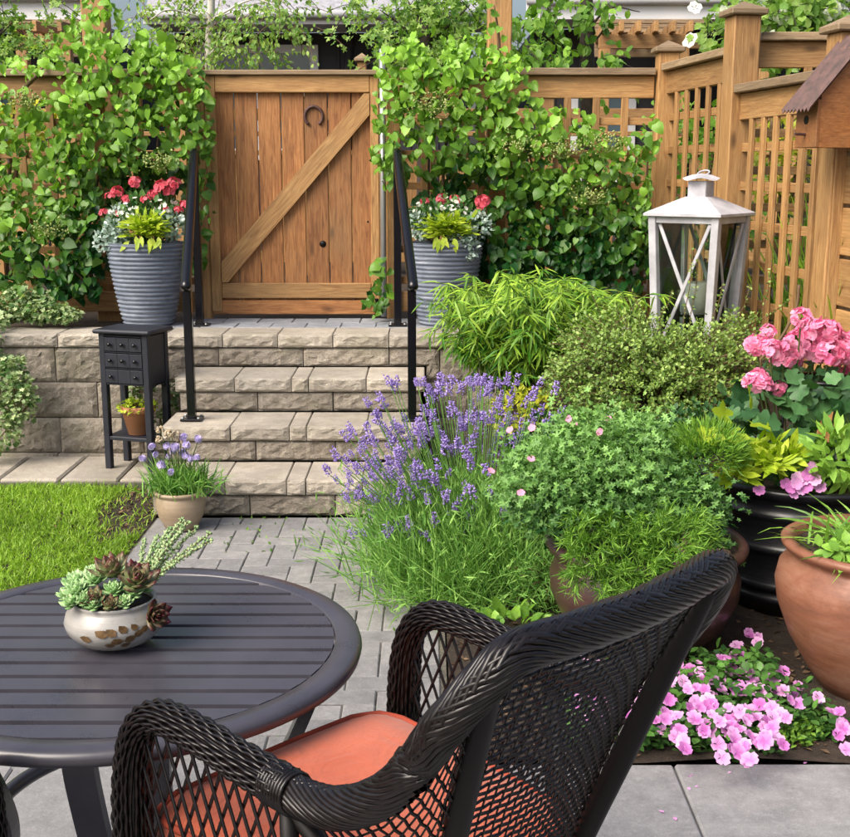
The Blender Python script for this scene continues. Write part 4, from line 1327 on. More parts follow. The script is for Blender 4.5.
def bowl():
    bx, by = -.624, 2.285
    b = thing('succulent_bowl', 'pale glazed bowl of succulents on the patio table', 'bowl', (bx, by, TZ))
    o = np.array([bx, by, TZ + .0015])
    prof = [(0, .006), (.045, .006), (.047, 0), (.052, .001), (.075, .012), (.095, .033), (.1, .05), (.096, .066), (.084, .081), (.08, .088), (.084, .094), (.079, .095), (.074, .086), (.08, .07)]
    pot = put('bowl_body', G().lathe(prof, o, 44), 'bowl', b)
    soil_disc(b, (bx, by), .076, TZ + .082)
    # painted leaf sprig on the near side
    pr = np.array(prof)
    def on_bowl(az, z):
        r_ = np.interp(z, pr[3:8, 1], pr[3:8, 0]) + .0018
        return np.array([r_ * math.cos(az), r_ * math.sin(az), z]) + o
    g = G()
    for (az, z, s, ang) in [(-1.80, .040, .026, 2.9), (-1.66, .050, .026, .5), (-1.50, .050, .025, 2.6), (-1.42, .036, .027, .1), (-1.30, .050, .026, 2.4), (-1.15, .036, .026, .4), (-1.10, .054, .024, 2.2), (-.95, .042, .024, .7), (-.88, .056, .020, 2.2), (-1.34, .026, .022, 2.9), (-1.22, .024, .022, .2), (-.80, .048, .020, .8)]:
        vs = []
        for (u, w) in [(0, 0), (.3, .36), (.65, .32), (1, 0), (.65, -.32), (.3, -.36)]:
            du = (u * math.cos(ang) - w * math.sin(ang)) * s; dz = (u * math.sin(ang) + w * math.cos(ang)) * s * .8
            vs.append(on_bowl(az + du / .098, min(.079, max(.006, z + dz))))
        vs.append(on_bowl(az + .5 * math.cos(ang) * s / .098, min(.079, max(.006, z + .5 * math.sin(ang) * s * .8))))
        g.add(np.array(vs), [(k, (k + 1) % 6, 6) for k in range(6)])
    put('painted_leaves', g, 'paint_brown', pot)
    z = TZ + .096
    # tight green rosettes on the left
    for k, (ox, oy, oz, r_) in enumerate([(-.06, -.035, .02, .034), (-.072, .005, .024, .036), (-.045, .03, .03, .034), (-.03, -.01, .034, .034), (-.085, -.02, .008, .026), (-.065, -.06, .006, .026), (-.01, .04, .03, .03), (-.04, -.058, .012, .026), (-.09, .03, .012, .026), (.035, -.055, .004, .024), (-.02, -.065, .004, .026), (.01, -.03, .02, .03), (.02, .06, .022, .034), (-.06, .06, .02, .03), (.055, .01, .012, .034), (.045, -.02, .012, .03), (.0, .065, .02, .03)]):
        rosette('green_rosette', b, (bx + ox, by + oy, z + oz), r_, 'succ_green', 26, .95, (.1, .9), (ox * 3, oy * 3 - .25, 1))
    for k, (ox, oy, oz, r_, ax) in enumerate([(.0, .0, .045, .052, (-.1, -.2, 1)), (.055, -.035, .036, .052, (.25, -.45, 1)), (-.022, -.055, .012, .030, (-.2, -.6, 1)), (.012, -.065, .004, .024, (.1, -.6, 1)), (.085, -.05, -.02, .040, (.8, -.6, .3)), (.04, .03, .03, .04, (.2, .2, 1))]):
        rosette('red_rosette', b, (bx + ox, by + oy, z + oz), r_, 'succ_red', 22, .82, (.0, .4), ax, (.0, 1.0) if k != 4 else (.5, 1.0))
    # sedum stems arching to the right
    st = G(); lf = G()
    for (dx, dy, dz, L) in [(.14, .03, .10, .155), (.12, .07, .13, .15), (.10, .10, .17, .15), (.06, .12, .14, .13), (.03, .10, .12, .11), (-.01, .11, .09, .11), (.07, .08, .10, .13), (.15, .05, .12, .16), (.105, .05, .15, .15)]:
        p0 = np.array([bx + .045, by + .02, z + .0]); d = unit(np.array([dx, dy, dz]))
        P = catmull([p0, p0 + d * L * .55 + [0, 0, .008], p0 + d * L * 1.15 + [0, 0, .0]], 12)
        st.tube(P, .0018, 4, cap=False)
        for i, p in enumerate(P[6:]):
            n = 6
            q = unit(rng.normal(size=(n, 3)))
            leaves(lf, 'bud', np.repeat(p[None], n, 0), unit(q + d * .9), rng.normal(size=(n, 3)), rnd(n, .007, .012), rnd(n), .7)
    put('sedum_stems', st, 'stem_brown', b)
    put('sedum_leaves', lf, 'sedum', b)
bowl()

# ================================================================== WICKER CHAIRS
def strand_on(g, P, A, B, r, phi, rad, sides=4):
    off = r[:, None] * (np.cos(phi)[:, None] * A + np.sin(phi)[:, None] * B)
    v, f = tube_vf(P + off, rad, sides, cap=False)
    g.add(v, f, .5, smooth=True)

def weave_tube(g, P, r0, n_strand=15, period=.026, rad=.0036, twist=0.0, step=.0065):
    """strands run along the rail, dipping under every other wrap"""
    P = resample(P, step)
    T_, A, B = frames(P)
    s = np.arange(len(P)) * step
    # sturdier on the upright, slimmer along the arm
    r0 = np.interp(P[:, 2] - .25 * np.clip(.25 - P[:, 1], 0, 1), [.0, .60, .74], [r0 * 1.22, r0 * 1.22, r0])
    for k in range(n_strand):
        ph = 2 * math.pi * k / n_strand + twist * s + .03 * np.sin(s * 40 + k * 2.1)
        r_ = r0 + .0021 * np.sin(2 * math.pi * s / period + math.pi * (k % 2) * 1.0 + k * .35)
        strand_on(g, P, A, B, r_, ph, rad * rng.uniform(.85, 1.12))
    # wraps glimpsed between the strands
    v, f = tube_vf(P, r0 - .0035, 14, cap=True)
    g.add(v, f, .5, smooth=True)

def chevron_tube(g, P, r0, upv, pitch=.0125, lag=.05, rad=.0043):
    """plaited rail: bent strands laid as a herringbone over a core"""
    P = resample(P, .004)
    s = np.arange(len(P)) * .004
    Ls = s[-1]
    T_ = unit(np.gradient(P, axis=0))
    Bn = unit(np.cross(T_, np.array(upv)[None] if np.ndim(upv) == 1 else upv))
    An = np.cross(Bn, T_)
    v, f = tube_vf(P, r0 - .004, 14, cap=True)
    g.add(v, f, .5, smooth=True)
    k = -int(lag / pitch) - 1
    while k * pitch < Ls:
        for side in (-1, 1):
            th = np.linspace(-.25, 2.7, 15)
            ss = k * pitch + lag * th / 2.7 * 1.35 + (0 if side > 0 else pitch / 2)
            ok = (ss >= 0) & (ss <= Ls)
            if ok.sum() >= 3:
                th_, s_ = th[ok], ss[ok]
                Pc = np.stack([np.interp(s_, s, P[:, i]) for i in range(3)], 1)
                Ac = unit(np.stack([np.interp(s_, s, An[:, i]) for i in range(3)], 1)); Bc = unit(np.stack([np.interp(s_, s, Bn[:, i]) for i in range(3)], 1))
                rr = r0 + .002 + .003 * np.cos(th_ * 1.0) * (th_ < .5)
                pts = Pc + rr[:, None] * (np.cos(th_)[:, None] * Ac + side * np.sin(th_)[:, None] * Bc)
                v, f = tube_vf(pts, rad * rng.uniform(.85, 1.15), 5, cap=False)
                g.add(v, f, .5, smooth=True)
        k += 1

def weave_sheet(g, fn, nu, nv, rad_w, rad_s, amp, nrm):
    """open basket weave on a surface fn(u, v): weavers along u, stakes along v"""
    us = np.linspace(0, 1, nu * 2 + 1)
    for j in range(nv + 1):
        v = j / nv
        P = np.array([fn(u, v) for u in us])
        w = amp * np.array([1 if (i + j) % 2 else -1 for i in range(len(us))]) * (np.arange(len(us)) % 1 == 0)
        ph = np.cos(math.pi * us * nu + math.pi * j)
        P = P + nrm[None] * (amp * ph)[:, None]
        vt, f = tube_vf(P, rad_w, 4, cap=False)
        g.add(vt, f, .5, smooth=True)
    for i in range(nu + 1):
        u = i / nu
        P = np.array([fn(u, v) for v in np.linspace(0, 1, 7)])
        vt, f = tube_vf(P, rad_s, 4, cap=False)
        g.add(vt, f, .5, smooth=True)

def wicker_chair(name, label):
    c = thing(name, label, 'chair', group='dark wicker armchairs at the round table')
    def arm_pts(s):
        return catmull([(s * .310, .285, .0), (s * .310, .292, .30), (s * .309, .290, .58), (s * .308, .270, .705), (s * .306, .215, .762), (s * .304, .12, .772), (s * .299, 0, .762), (s * .294, -.10, .757)], 10)
    def sweep_pts(s):
        return catmull([(s * .299, 0, .762), (s * .294, -.10, .752), (s * .290, -.20, .765), (s * .284, -.30, .828), (s * .280, -.380, .938), (s * .252, -.424, 1.005), (s * .218, -.443, 1.036)], 10)[10:]
        RA = .033
    RA = .0245
    for s in (-1, 1):
        g = G(); P = arm_pts(s)
        weave_tube(g, P, RA, 23, .034, .0031)
        put('arm', g, 'wicker', c, local=True)
    # back rail, one plaited length from arm to arm
    L, Rr = sweep_pts(-1), sweep_pts(1)[::-1]
    Pfull = np.concatenate([L[:-10], catmull([(-.280, -.380, .938), (-.252, -.424, 1.005), (-.218, -.443, 1.036), (-.12, -.457, 1.038), (0, -.462, 1.036), (.12, -.457, 1.038), (.218, -.443, 1.036), (.252, -.424, 1.005), (.280, -.380, .938)], 10)[10:-10], Rr[10:]])
    g = G()
    chevron_tube(g, Pfull, .0215, np.array([0, -.55, .83]), .0175, .12, .0050)
    put('back_rail', g, 'wicker', c, local=True)
    # legs at the back and the frame
    bot = {s: np.array([s * .152, -.230, .44]) for s in (-1, 1)}
    topc = {s: np.array([s * .242, -.427, 1.015]) for s in (-1, 1)}
    for s in (-1, 1):
        g = G()
        P = resample(catmull([topc[s] + [0, .004, -.01], (topc[s] + bot[s]) / 2 + [0, .006, 0], bot[s], (s * .15, -.235, .22), (s * .155, -.26, .0)], 8), .012)
        v, f = tube_vf(P, .0185, 10); g.add(v, f, .5, smooth=True)
        put('back_leg', g, 'wicker_dark', c, local=True)
        g = G()
        v, f = tube_vf([(s * .295, -.10, .745), (s * .291, -.10, .42)], .0135, 10); g.add(v, f, .5, True)
        put('arm_support', g, 'wicker_dark', c, local=True)
        g = G()
        A0 = np.array([s * .294, -.10, .735])
        v, f = tube_vf([A0, bot[s] + [s * .012, 0, .02]], .0135, 10); g.add(v, f, .5, True)
        put('side_strut', g, 'wicker_dark', c, local=True)
        g = G()
        for k in range(9):
            yb = -.066 - .0062 * k
            ring_ = [(s * .2945 + .0285 * math.cos(a), yb + .002 * math.sin(a), .7555 + .0285 * math.sin(a)) for a in np.linspace(0, 2 * math.pi, 18, endpoint=False)]
            v, f = tube_vf(ring_, .0036, 5, closed=True); g.add(v, f, .5, True)
        put('binding', g, 'wicker', c, local=True)
        # open diamond lattice under the arm
        g = G()
        arm = arm_pts(s)
        def ztop(y): 
            o = np.argsort(arm[35:, 1]); return np.interp(y, arm[35:, 1][o], arm[35:, 2][o]) - .02
        y0, y1, zb = -.10, .275, .44
        for sgn in (-1, 1):
            yy = -.40
            while yy < .60:
                # line y = yy + sgn*k*(z-zb)
                k = .47 * sgn
                pts = []
                for z in np.linspace(zb, .76, 24):
                    y = yy + k * (z - zb)
                    if y0 <= y <= y1 and z <= ztop(y):
                        pts.append((s * (.302 + .0025 * sgn), y, z))
                if len(pts) >= 2:
                    v, f = tube_vf(pts, .0030, 5, cap=False); g.add(v, f, .5, True)
                yy += .0345
        put('side_lattice', g, 'wicker', c, local=True)
        # woven wing between arm and back
        rail = sweep_pts(s)
        rail = rail[:45]
        def fn(u, v, rail=rail, s=s):
            q = v * (len(rail) - 1); i = int(min(q, len(rail) - 2)); a = rail[i] * (1 - (q - i)) + rail[i + 1] * (q - i)
            b = bot[s] + (topc[s] - bot[s]) * v
            return a * (1 - u) + b * u
        g = G(); weave_sheet(g, fn, 13, 22, .0026, .0017, .0030, np.array([s * .8, -.6, 0]))
        put('wing_panel', g, 'wicker', c, local=True)
        g = G()
    def fb(u, v):
        a = bot[-1] + (topc[-1] - bot[-1]) * v; b = bot[1] + (topc[1] - bot[1]) * v
        p = a * (1 - u) + b * u
        return p + np.array([0, -.045, .01]) * math.sin(math.pi * u) * (.4 + .6 * v) + np.array([0, .035, 0]) * math.sin(math.pi * v)
    g = G(); weave_sheet(g, fb, 25, 41, .0027, .0018, .0032, np.array([0, -.95, .3]))
    put('back_panel', g, 'wicker', c, local=True)
    g = G()
    for (x0, y0_, x1, y1_) in ((-.308, .285, .308, .285), (-.152, -.235, .152, -.235)):
        g.box(((x0 + x1) / 2, y0_, .415), (x1 - x0, .03, .07), .006)
    for s in (-1, 1):
        v, f = tube_vf([(s * .308, .285, .415), (s * .152, -.235, .415)], .03, 8); g.add(v, f, .5, True)
    g.box((0, .02, .425), (.54, .5, .02), .004)
    put('seat_frame', g, 'wicker', c, local=True)
    # cushion: soft box with a crown, piping round both edges
    nx, ny = 22, 22
    def cush(z_sign):
        V = []
        for j in range(ny + 1):
            for i in range(nx + 1):
                u, v = 2 * i / nx - 1, 2 * j / ny - 1
                e = (1 - abs(u) ** 6) * (1 - abs(v) ** 6)
                x = u * (.272 - .05 * (1 - (v + 1) / 2)) ; y = .055 + v * .265
                rc = max(0, abs(u) + abs(v) - 1.75) * .09
                x -= math.copysign(rc, u); y -= math.copysign(rc, v)
                z = .505 + z_sign * (.046 + .024 * e ** .8) + (.004 * math.sin(9 * x + 4 * y) * math.sin(7 * y) if z_sign > 0 else 0)
                V.append((x, y, z))
        return np.array(V)
    top, botm = cush(1), cush(-1)
    F = [(j * (nx + 1) + i, j * (nx + 1) + i + 1, (j + 1) * (nx + 1) + i + 1, (j + 1) * (nx + 1) + i) for j in range(ny) for i in range(nx)]
    g = G().add(top, F, .5, True)
    g.add(botm, [q[::-1] for q in F], .5, True)
    ring = [i for i in range(nx + 1)] + [j * (nx + 1) + nx for j in range(1, ny + 1)] + [ny * (nx + 1) + i for i in range(nx - 1, -1, -1)] + [j * (nx + 1) for j in range(ny - 1, 0, -1)]
    m = len(ring)
    cen = np.array([0, .055, 0])
    mid = (top[ring] + botm[ring]) / 2 + unit((top[ring] - cen) * [1, 1, 0]) * .010
    V = np.concatenate([botm[ring], mid, top[ring]])
    g.add(V, [(r_ * m + i, r_ * m + (i + 1) % m, (r_ + 1) * m + (i + 1) % m, (r_ + 1) * m + i) for r_ in range(2) for i in range(m)], .5, True)
    cu = put('cushion', g, 'cushion', c, local=True)
    for L_ in (top[ring], botm[ring]):
        v, f = tube_vf(L_ * [1.012, 1.012, 1], .0062, 8, closed=True)
        put('piping', G().add(v, f, .5, True), 'piping', cu, local=True)
    return c
chair = wicker_chair('wicker_armchair', 'dark wicker armchair with an orange seat cushion')
CC = Vector((-.053, 1.80, 0)); CROT = math.atan2(.711, .703)
chair.location = CC
chair.rotation_euler = (0, 0, CROT)

def copy_tree(o, parent=None):
    n = o.copy(); COL.objects.link(n); n.parent = parent
    for ch in o.children:
        copy_tree(ch, n)
    return n
chair2 = copy_tree(chair)
chair2.location = (-1.089, 1.575, 0)
chair2.rotation_euler = (0, 0, R(-15))
chair2['label'] = 'second dark wicker armchair, only its arm showing at the left edge'

# ================================================================== PLANTS
TH = R(11.7)
def at(px, py, Y):
    """photo position at a known distance into the garden"""
    a = (px - 425) / 1200; b = (418.5 - py) / 1200
    dy = math.cos(TH) + b * math.sin(TH); dz = -math.sin(TH) + b * math.cos(TH)
    k = Y / dy
    return np.array([a * k, Y, 1.595 + dz * k])

# ---- climbing vines
def vine(label, blobs, seed, stems, umbels, n_per=1.0, tint_top=2.2):
    r2 = np.random.default_rng(seed)
    P = []; Tn = []
    for (px, py, rx, ry, tb) in blobs:
        c = at(px, py, 7.08); wx = rx / 1200 * 7.2; wz = ry / 1200 * 7.2
        n = int(n_per * (2300 if tb > .3 else 2700) * wx * wz) + 4
        a = r2.random(n) * 2 * math.pi; rad = np.sqrt(r2.random(n))
        x = c[0] + wx * rad * np.cos(a); z = c[2] + wz * rad * np.sin(a)
        y = 7.10 - (.05 + .26 * np.sqrt(np.maximum(0, 1 - rad ** 2))) * (.12 + .88 * r2.random(n))
        for plx in (-1.592, .108):            # keep clear of the planters and their flowers
            y = np.where((np.abs(x - plx) < .27) & (z < 1.58), np.maximum(y, 7.06 + .05 * r2.random(n)), y)
        P.append(np.stack([x, y, z], 1)); Tn.append(np.full(n, tb) + r2.normal(size=n) * .12)
    P = np.concatenate(P); tint = np.concatenate(Tn)
    n = len(P)
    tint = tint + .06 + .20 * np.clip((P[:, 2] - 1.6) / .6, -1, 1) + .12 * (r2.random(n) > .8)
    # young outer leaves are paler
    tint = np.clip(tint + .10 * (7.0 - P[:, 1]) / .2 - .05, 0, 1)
    D = unit(np.stack([r2.normal(size=n) * .65, -.30 + r2.normal(size=n) * .3, -.75 + r2.normal(size=n) * .45], 1))
    Nn = unit(np.stack([r2.normal(size=n) * .5, -.65 + r2.normal(size=n) * .3, .6 + r2.normal(size=n) * .35], 1))
    size = .030 + .044 * r2.random(n) ** 1.3 + .006 * (tint < .3)
    P = P - D * (size * .5)[:, None]
    order = np.argsort(P[:, 1] - size * 3)
    v = thing('climbing_vine', label, 'vine', (float(P[:, 0].mean()), 7.1, TOPZ), 'climbing vines beside the gate')
    front = order[:300]; rest = order[300:]
    vg = G()
    for k, tmn in enumerate(('heart', 'heart_b', 'heart_c', 'heart_d')):
        a = front[k::4]; b = rest[k::4]
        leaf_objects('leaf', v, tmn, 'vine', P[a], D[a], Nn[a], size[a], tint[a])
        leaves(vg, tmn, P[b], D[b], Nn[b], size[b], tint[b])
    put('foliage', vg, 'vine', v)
    g = G()
    for pts in stems:
        W = catmull([at(*p) for p in pts], 6)
        g.tube(W, np.linspace(.014, .004, len(W)), 6)
    put('woody_stems', g, 'stem_brown', v)
    for (px, py, rr) in umbels:
        c = at(px, py, 6.86)
        n = 110
        q = r2.normal(size=(n, 3)) * np.array([.5, .35, .22]) * rr
        g = leaves(G(), 'bud', c + q, unit(r2.normal(size=(n, 3)) + [0, -.4, .6]), r2.normal(size=(n, 3)), .012 + .012 * r2.random(n), r2.random(n))
        for k in range(14):
            g.tube([c + [0, .04, -.06], c + q[k]], .0016, 4, cap=False, tint=.4)
        put('flower_umbel', g, 'umbel', v)
    return v
vine('climbing vine with heart-shaped leaves left of the gate',
     [(12, 120, 26, 34, .62), (8, 170, 22, 40, .55), (22, 212, 30, 36, .5), (14, 262, 28, 30, .3), (58, 250, 36, 36, .28), (40, 290, 30, 14, .25), (70, 285, 26, 18, .2),
      (84, 62, 30, 34, .5), (98, 30, 28, 30, .6), (125, 70, 42, 36, .52), (160, 88, 44, 36, .5), (186, 98, 24, 40, .45), (110, 115, 48, 36, .45), (155, 135, 52, 42, .34), (190, 150, 24, 44, .36),
      (85, 150, 32, 36, .42), (118, 165, 44, 32, .3), (75, 195, 30, 30, .36), (200, 205, 16, 34, .36), (150, 190, 50, 30, .15), (202, 258, 9, 18, .28), (95, 235, 26, 40, .2), (60, 165, 18, 24, .5),
      (30, 72, 22, 12, .78), (120, 205, 34, 24, .2), (205, 120, 12, 40, .4), (40, 130, 14, 20, .5), (10, 235, 20, 24, .35), (130, 250, 40, 30, .08), (70, 222, 26, 22, .3), (80, 100, 24, 22, .62), (60, 108, 12, 14, .55), (88, 275, 20, 26, .15), (155, 52, 20, 18, .62)],
     5, [[(95, 300, 7.13), (88, 240, 7.1), (100, 170, 7.1), (120, 90, 7.08)], [(80, 300, 7.12), (84, 282, 7.02), (72, 270, 7.0)], [(22, 90, 7.1), (40, 72, 7.12), (50, 55, 7.2), (60, 40, 7.25)], [(150, 300, 7.15), (150, 220, 7.12), (160, 120, 7.1)]],
     [(160, 160, .10), (52, 228, .12), (25, 100, .1)], 1.0)
vine('climbing vine with heart-shaped leaves right of the gate',
     [(402, 70, 26, 26, .6), (430, 62, 36, 28, .62), (398, 110, 24, 36, .5), (436, 100, 44, 36, .46), (478, 90, 40, 36, .56), (466, 60, 24, 22, .6), (508, 86, 26, 28, .6), (416, 145, 40, 34, .34), (468, 142, 46, 36, .36),
      (392, 172, 18, 20, .42), (510, 130, 36, 36, .5), (520, 165, 40, 36, .42), (480, 185, 50, 34, .22), (556, 170, 32, 36, .46), (548, 205, 44, 34, .32), (596, 205, 36, 36, .38), (612, 238, 36, 34, .24), (560, 245, 50, 32, .16), (512, 232, 44, 32, .12),
      (636, 198, 16, 28, .42), (640, 240, 18, 32, .28), (618, 270, 36, 26, .15), (566, 278, 44, 22, .12), (380, 282, 12, 28, .42), (374, 305, 10, 12, .4), (574, 125, 18, 18, .55), (596, 145, 18, 16, .5), (648, 140, 8, 22, .4), (500, 270, 36, 26, .1), (384, 150, 12, 20, .5),
      (620, 160, 18, 18, .48), (445, 215, 36, 30, .12), (470, 255, 30, 26, .05), (590, 250, 40, 30, .1), (600, 175, 24, 20, .4), (540, 130, 22, 26, .55)],
     6, [[(430, 300, 7.13), (440, 220, 7.1), (450, 120, 7.08), (480, 70, 7.1)], [(560, 300, 7.12), (550, 220, 7.08), (520, 130, 7.05)], [(640, 300, 7.1), (646, 200, 7.1), (648, 140, 7.12)], [(497, 70, 7.12), (499, 40, 7.12), (494, 5, 7.12)]],
     [(436, 103, .16), (520, 145, .13), (565, 148, .14), (608, 142, .13), (588, 195, .12)], 1.0)
# small leaves creeping up the arbour post
v = bpy.data.objects['climbing_vine.001']
pp = np.array([at(px, py, 7.09) for px, py in [(490, 4), (491, 13), (492, 23), (491, 28), (500, 27), (489, 36), (505, 36), (494, 45), (502, 48), (488, 52)]])
put('creeping_leaves', leaves(G(), 'heart', pp, unit(rng.normal(size=(10, 3)) * .4 + [0, -.3, -.8]), np.tile([0, -.8, .5], (10, 1)), rnd(10, .04, .06), rnd(10, .5, .8)), 'vine', v)

# ---- ivy: trailing over the terrace, hanging at the left, and a little by the steps
def ivy(label, blobs, name='ivy_plant', n_per=1.0, size=(.022, .042)):
    o = thing(name, label, 'ivy', tuple(blobs[0][0]), None)
    g = G(); st = G()
    for (c, r, n) in blobs:
        n = int(n * n_per)
        P, q = in_ball(n, c, r, .55)
        D = unit(q * [1, 1, .3] + rng.normal(size=(n, 3)) * .5 + [0, -.3, -.35])
        leaves(g, 'ivy', P, D, unit(q + [0, -.4, .7] + rng.normal(size=(n, 3)) * .3), rnd(n, *size), np.clip(rng.random(n) ** 1.1, 0, 1))
        for k in range(5):
            e, _ = in_ball(2, c, np.array(r) * .8)
            st.tube(catmull([np.array(c) - [0, 0, r[2] * .6], e[0], e[1]], 4), .0028, 4, cap=False)
    put('foliage', g, 'ivy', o)
    put('stems', st, 'stem_brown', o)
    return o
ivy('variegated ivy spreading over the wall top below the left vine', [(at(18, 303, 6.86), (.20, .16, .10), 520), (at(45, 311, 6.78), (.16, .10, .065), 380), (at(-10, 308, 6.82), (.15, .15, .1), 300), (at(66, 314, 6.76), (.08, .07, .045), 160)])
ivy('variegated ivy hanging over the wall at the left edge', [(at(0, 385, 6.3), (.15, .12, .14), 420), (at(18, 400, 6.25), (.10, .09, .14), 300), (at(-8, 430, 6.22), (.15, .10, .12), 300), (at(12, 362, 6.33), (.08, .06, .05), 110), (at(-16, 345, 6.45), (.10, .08, .12), 220), (at(-14, 322, 6.6), (.12, .14, .07), 200)])
ivy('little ivy sprig between the cabinet and the steps', [(at(170, 395, 6.36), (.035, .03, .10), 60), (at(163, 425, 6.3), (.04, .03, .10), 60), (at(140, 388, 6.4), (.08, .03, .05), 80)], size=(.022, .036))

# ---- lavender
def lavender():
    o = thing('lavender_bush', 'big lavender bush full of violet flower spikes by the steps', 'lavender', (.16, 4.5, .01))
    c = np.array([.195, 4.48, .02])
    n = 5600
    b = c + np.stack([rng.normal(size=n) * .15, rng.normal(size=n) * .14, np.zeros(n)], 1)
    az = rng.random(n) * 2 * math.pi; tilt = np.abs(rng.normal(size=n)) * .55 + .1
    tilt = np.minimum(tilt, 1.25)
    d = np.stack([np.sin(tilt) * np.cos(az) * 1.1 - .10, np.sin(tilt) * np.sin(az) * .9 - .05, np.cos(tilt)], 1)
    L = rnd(n, .28, .52)
    g = blades(G(), b, d, L, rnd(n, .003, .0055), rnd(n, .0, .22), 4, rnd(n, .1, .95))
    # short grey-green leaves along the stems
    m = 13000
    k = rng.integers(0, n, m); t = .25 + .7 * rng.random(m) ** .8
    P = b[k] + unit(d[k]) * (L[k] * t)[:, None]
    leaves(g, 'needle', P, unit(unit(d[k]) + rng.normal(size=(m, 3)) * .55), rng.normal(size=(m, 3)), rnd(m, .03, .06), rnd(m, .1, 1))
    # loose low growth spilling onto the path
    m = 900
    b2 = c + np.stack([rnd(m, -.34, .34), rnd(m, -.42, .1), rnd(m, .0, .06)], 1)
    blades(g, b2, unit(np.stack([rng.normal(size=m) * .8, -.3 + rng.normal(size=m) * .6, rnd(m, .3, 1)], 1)), rnd(m, .07, .2), rnd(m, .003, .006), rnd(m, .1, .6), 3, rnd(m, .2, 1))
    put('foliage', g, 'lavleaf', o)
    spikes = []
    for s in range(5):
        rs = np.random.default_rng(70 + s)
        sg = G(); nn = 34
        z = np.sort(rs.random(nn)) ; z = np.where(z < .16, z * .5, z)
        a = rs.random(nn) * 6.28; rad = .0075 * (1 - .55 * z)
        P = np.stack([rad * np.cos(a), rad * np.sin(a), z * .042], 1)
        leaves(sg, 'bud', P, unit(np.stack([np.cos(a), np.sin(a), np.full(nn, .8)], 1)), rs.normal(size=(nn, 3)), .007 + .006 * rs.random(nn), rs.random(nn))
        me = sg.mesh('flower_spike'); me.materials.append(M['violet']); spikes.append(me)
    st = G()
    spots = []
    r3 = np.random.default_rng(8)
    for _ in range(225):                 # the dense drift of flowers along the upper left
        t = r3.random()
        px = 352 + 175 * t + r3.normal() * 17; py = 470 - 56 * t + r3.normal() * 34 + 12 * math.sin(t * 9)
        spots.append((px, max(386, py), 4.40 + .40 * t + r3.normal() * .08))
    for (px, py) in [(378, 502), (418, 480), (470, 493), (472, 472), (438, 510), (432, 520), (398, 528), (372, 517), (358, 500), (447, 478), (500, 433), (540, 415), (520, 430), (552, 440), (365, 470), (412, 500), (395, 480), (350, 492), (460, 450), (445, 455), (485, 425), (530, 400), (510, 408), (402, 532), (545, 425), (498, 408), (560, 420), (415, 475), (430, 500), (350, 440), (455, 515), (475, 510)]:
        spots.append((px, py, 4.33 + r3.random() * .12))
    for _ in range(55):
        spots.append((r3.uniform(348, 520), r3.uniform(455, 545), r3.uniform(4.2, 4.38)))
    for (px, py, Y) in spots:
        p = at(px, py, Y)
        dr = unit(np.array([p[0] - c[0], (p[1] - c[1]) * .6, .75]) + r3.normal(size=3) * .12)
        base = np.array([c[0] + (p[0] - c[0]) * .35, c[1] + (p[1] - c[1]) * .35, .12])
        st.tube([base, (base + p) / 2 + [0, 0, .03], p], .0016, 4, cap=False)
        link('flower_spike', spikes[r3.integers(0, 5)], None, o, mtx(p, r3.random() * 6, .7 + .65 * r3.random(), dr))
    put('flower_stems', st, 'lavleaf', o)
lavender()

# ---- bright bamboo-like clump
def bamboo():
    c = at(505, 400, 5.72); base = np.array([.50, 5.72, float(bed_z(.50, 5.72))])
    o = thing('bamboo_clump', 'bright green dwarf bamboo clump in front of the wall', 'bamboo', tuple(base))
    g = G(); st = G()
    nc = 340
    for k in range(nc):
        b = base + np.array([np.clip(rng.normal() * .13, -.22, .3), rng.normal() * .11, 0])
        d = unit(np.array([rng.normal() * .30 + .02, rng.normal() * .3 - .12, 1.0]))
        L = rng.uniform(.30, .66)
        P = catmull([b, b + d * L * .5, b + d * L * .85 + [d[0] * .03, d[1] * .03, -.01], b + d * L + np.array([d[0] * .14, d[1] * .14 - .02, -.07])], 5)
        st.tube(P[::3], .0022, 3, cap=False)
        m = 26
        t = rng.integers(4, len(P), m); q = P[t]
        dd = unit(np.stack([rng.normal(size=m) * .6 + d[0] * .7, rng.normal(size=m) * .5 - .4, rnd(m, -.95, .25)], 1))
        leaves(g, 'lance_thin', q, dd, unit(np.stack([rng.normal(size=m) * .3, np.full(m, -.35), np.full(m, .9)], 1)), rnd(m, .06, .12), np.clip(rnd(m, -.15, .7) + .5 * (q[:, 2] - .75), 0, 1), .9)
    put('foliage', g, 'bamboo', o); put('canes', st, 'stem', o)
bamboo()

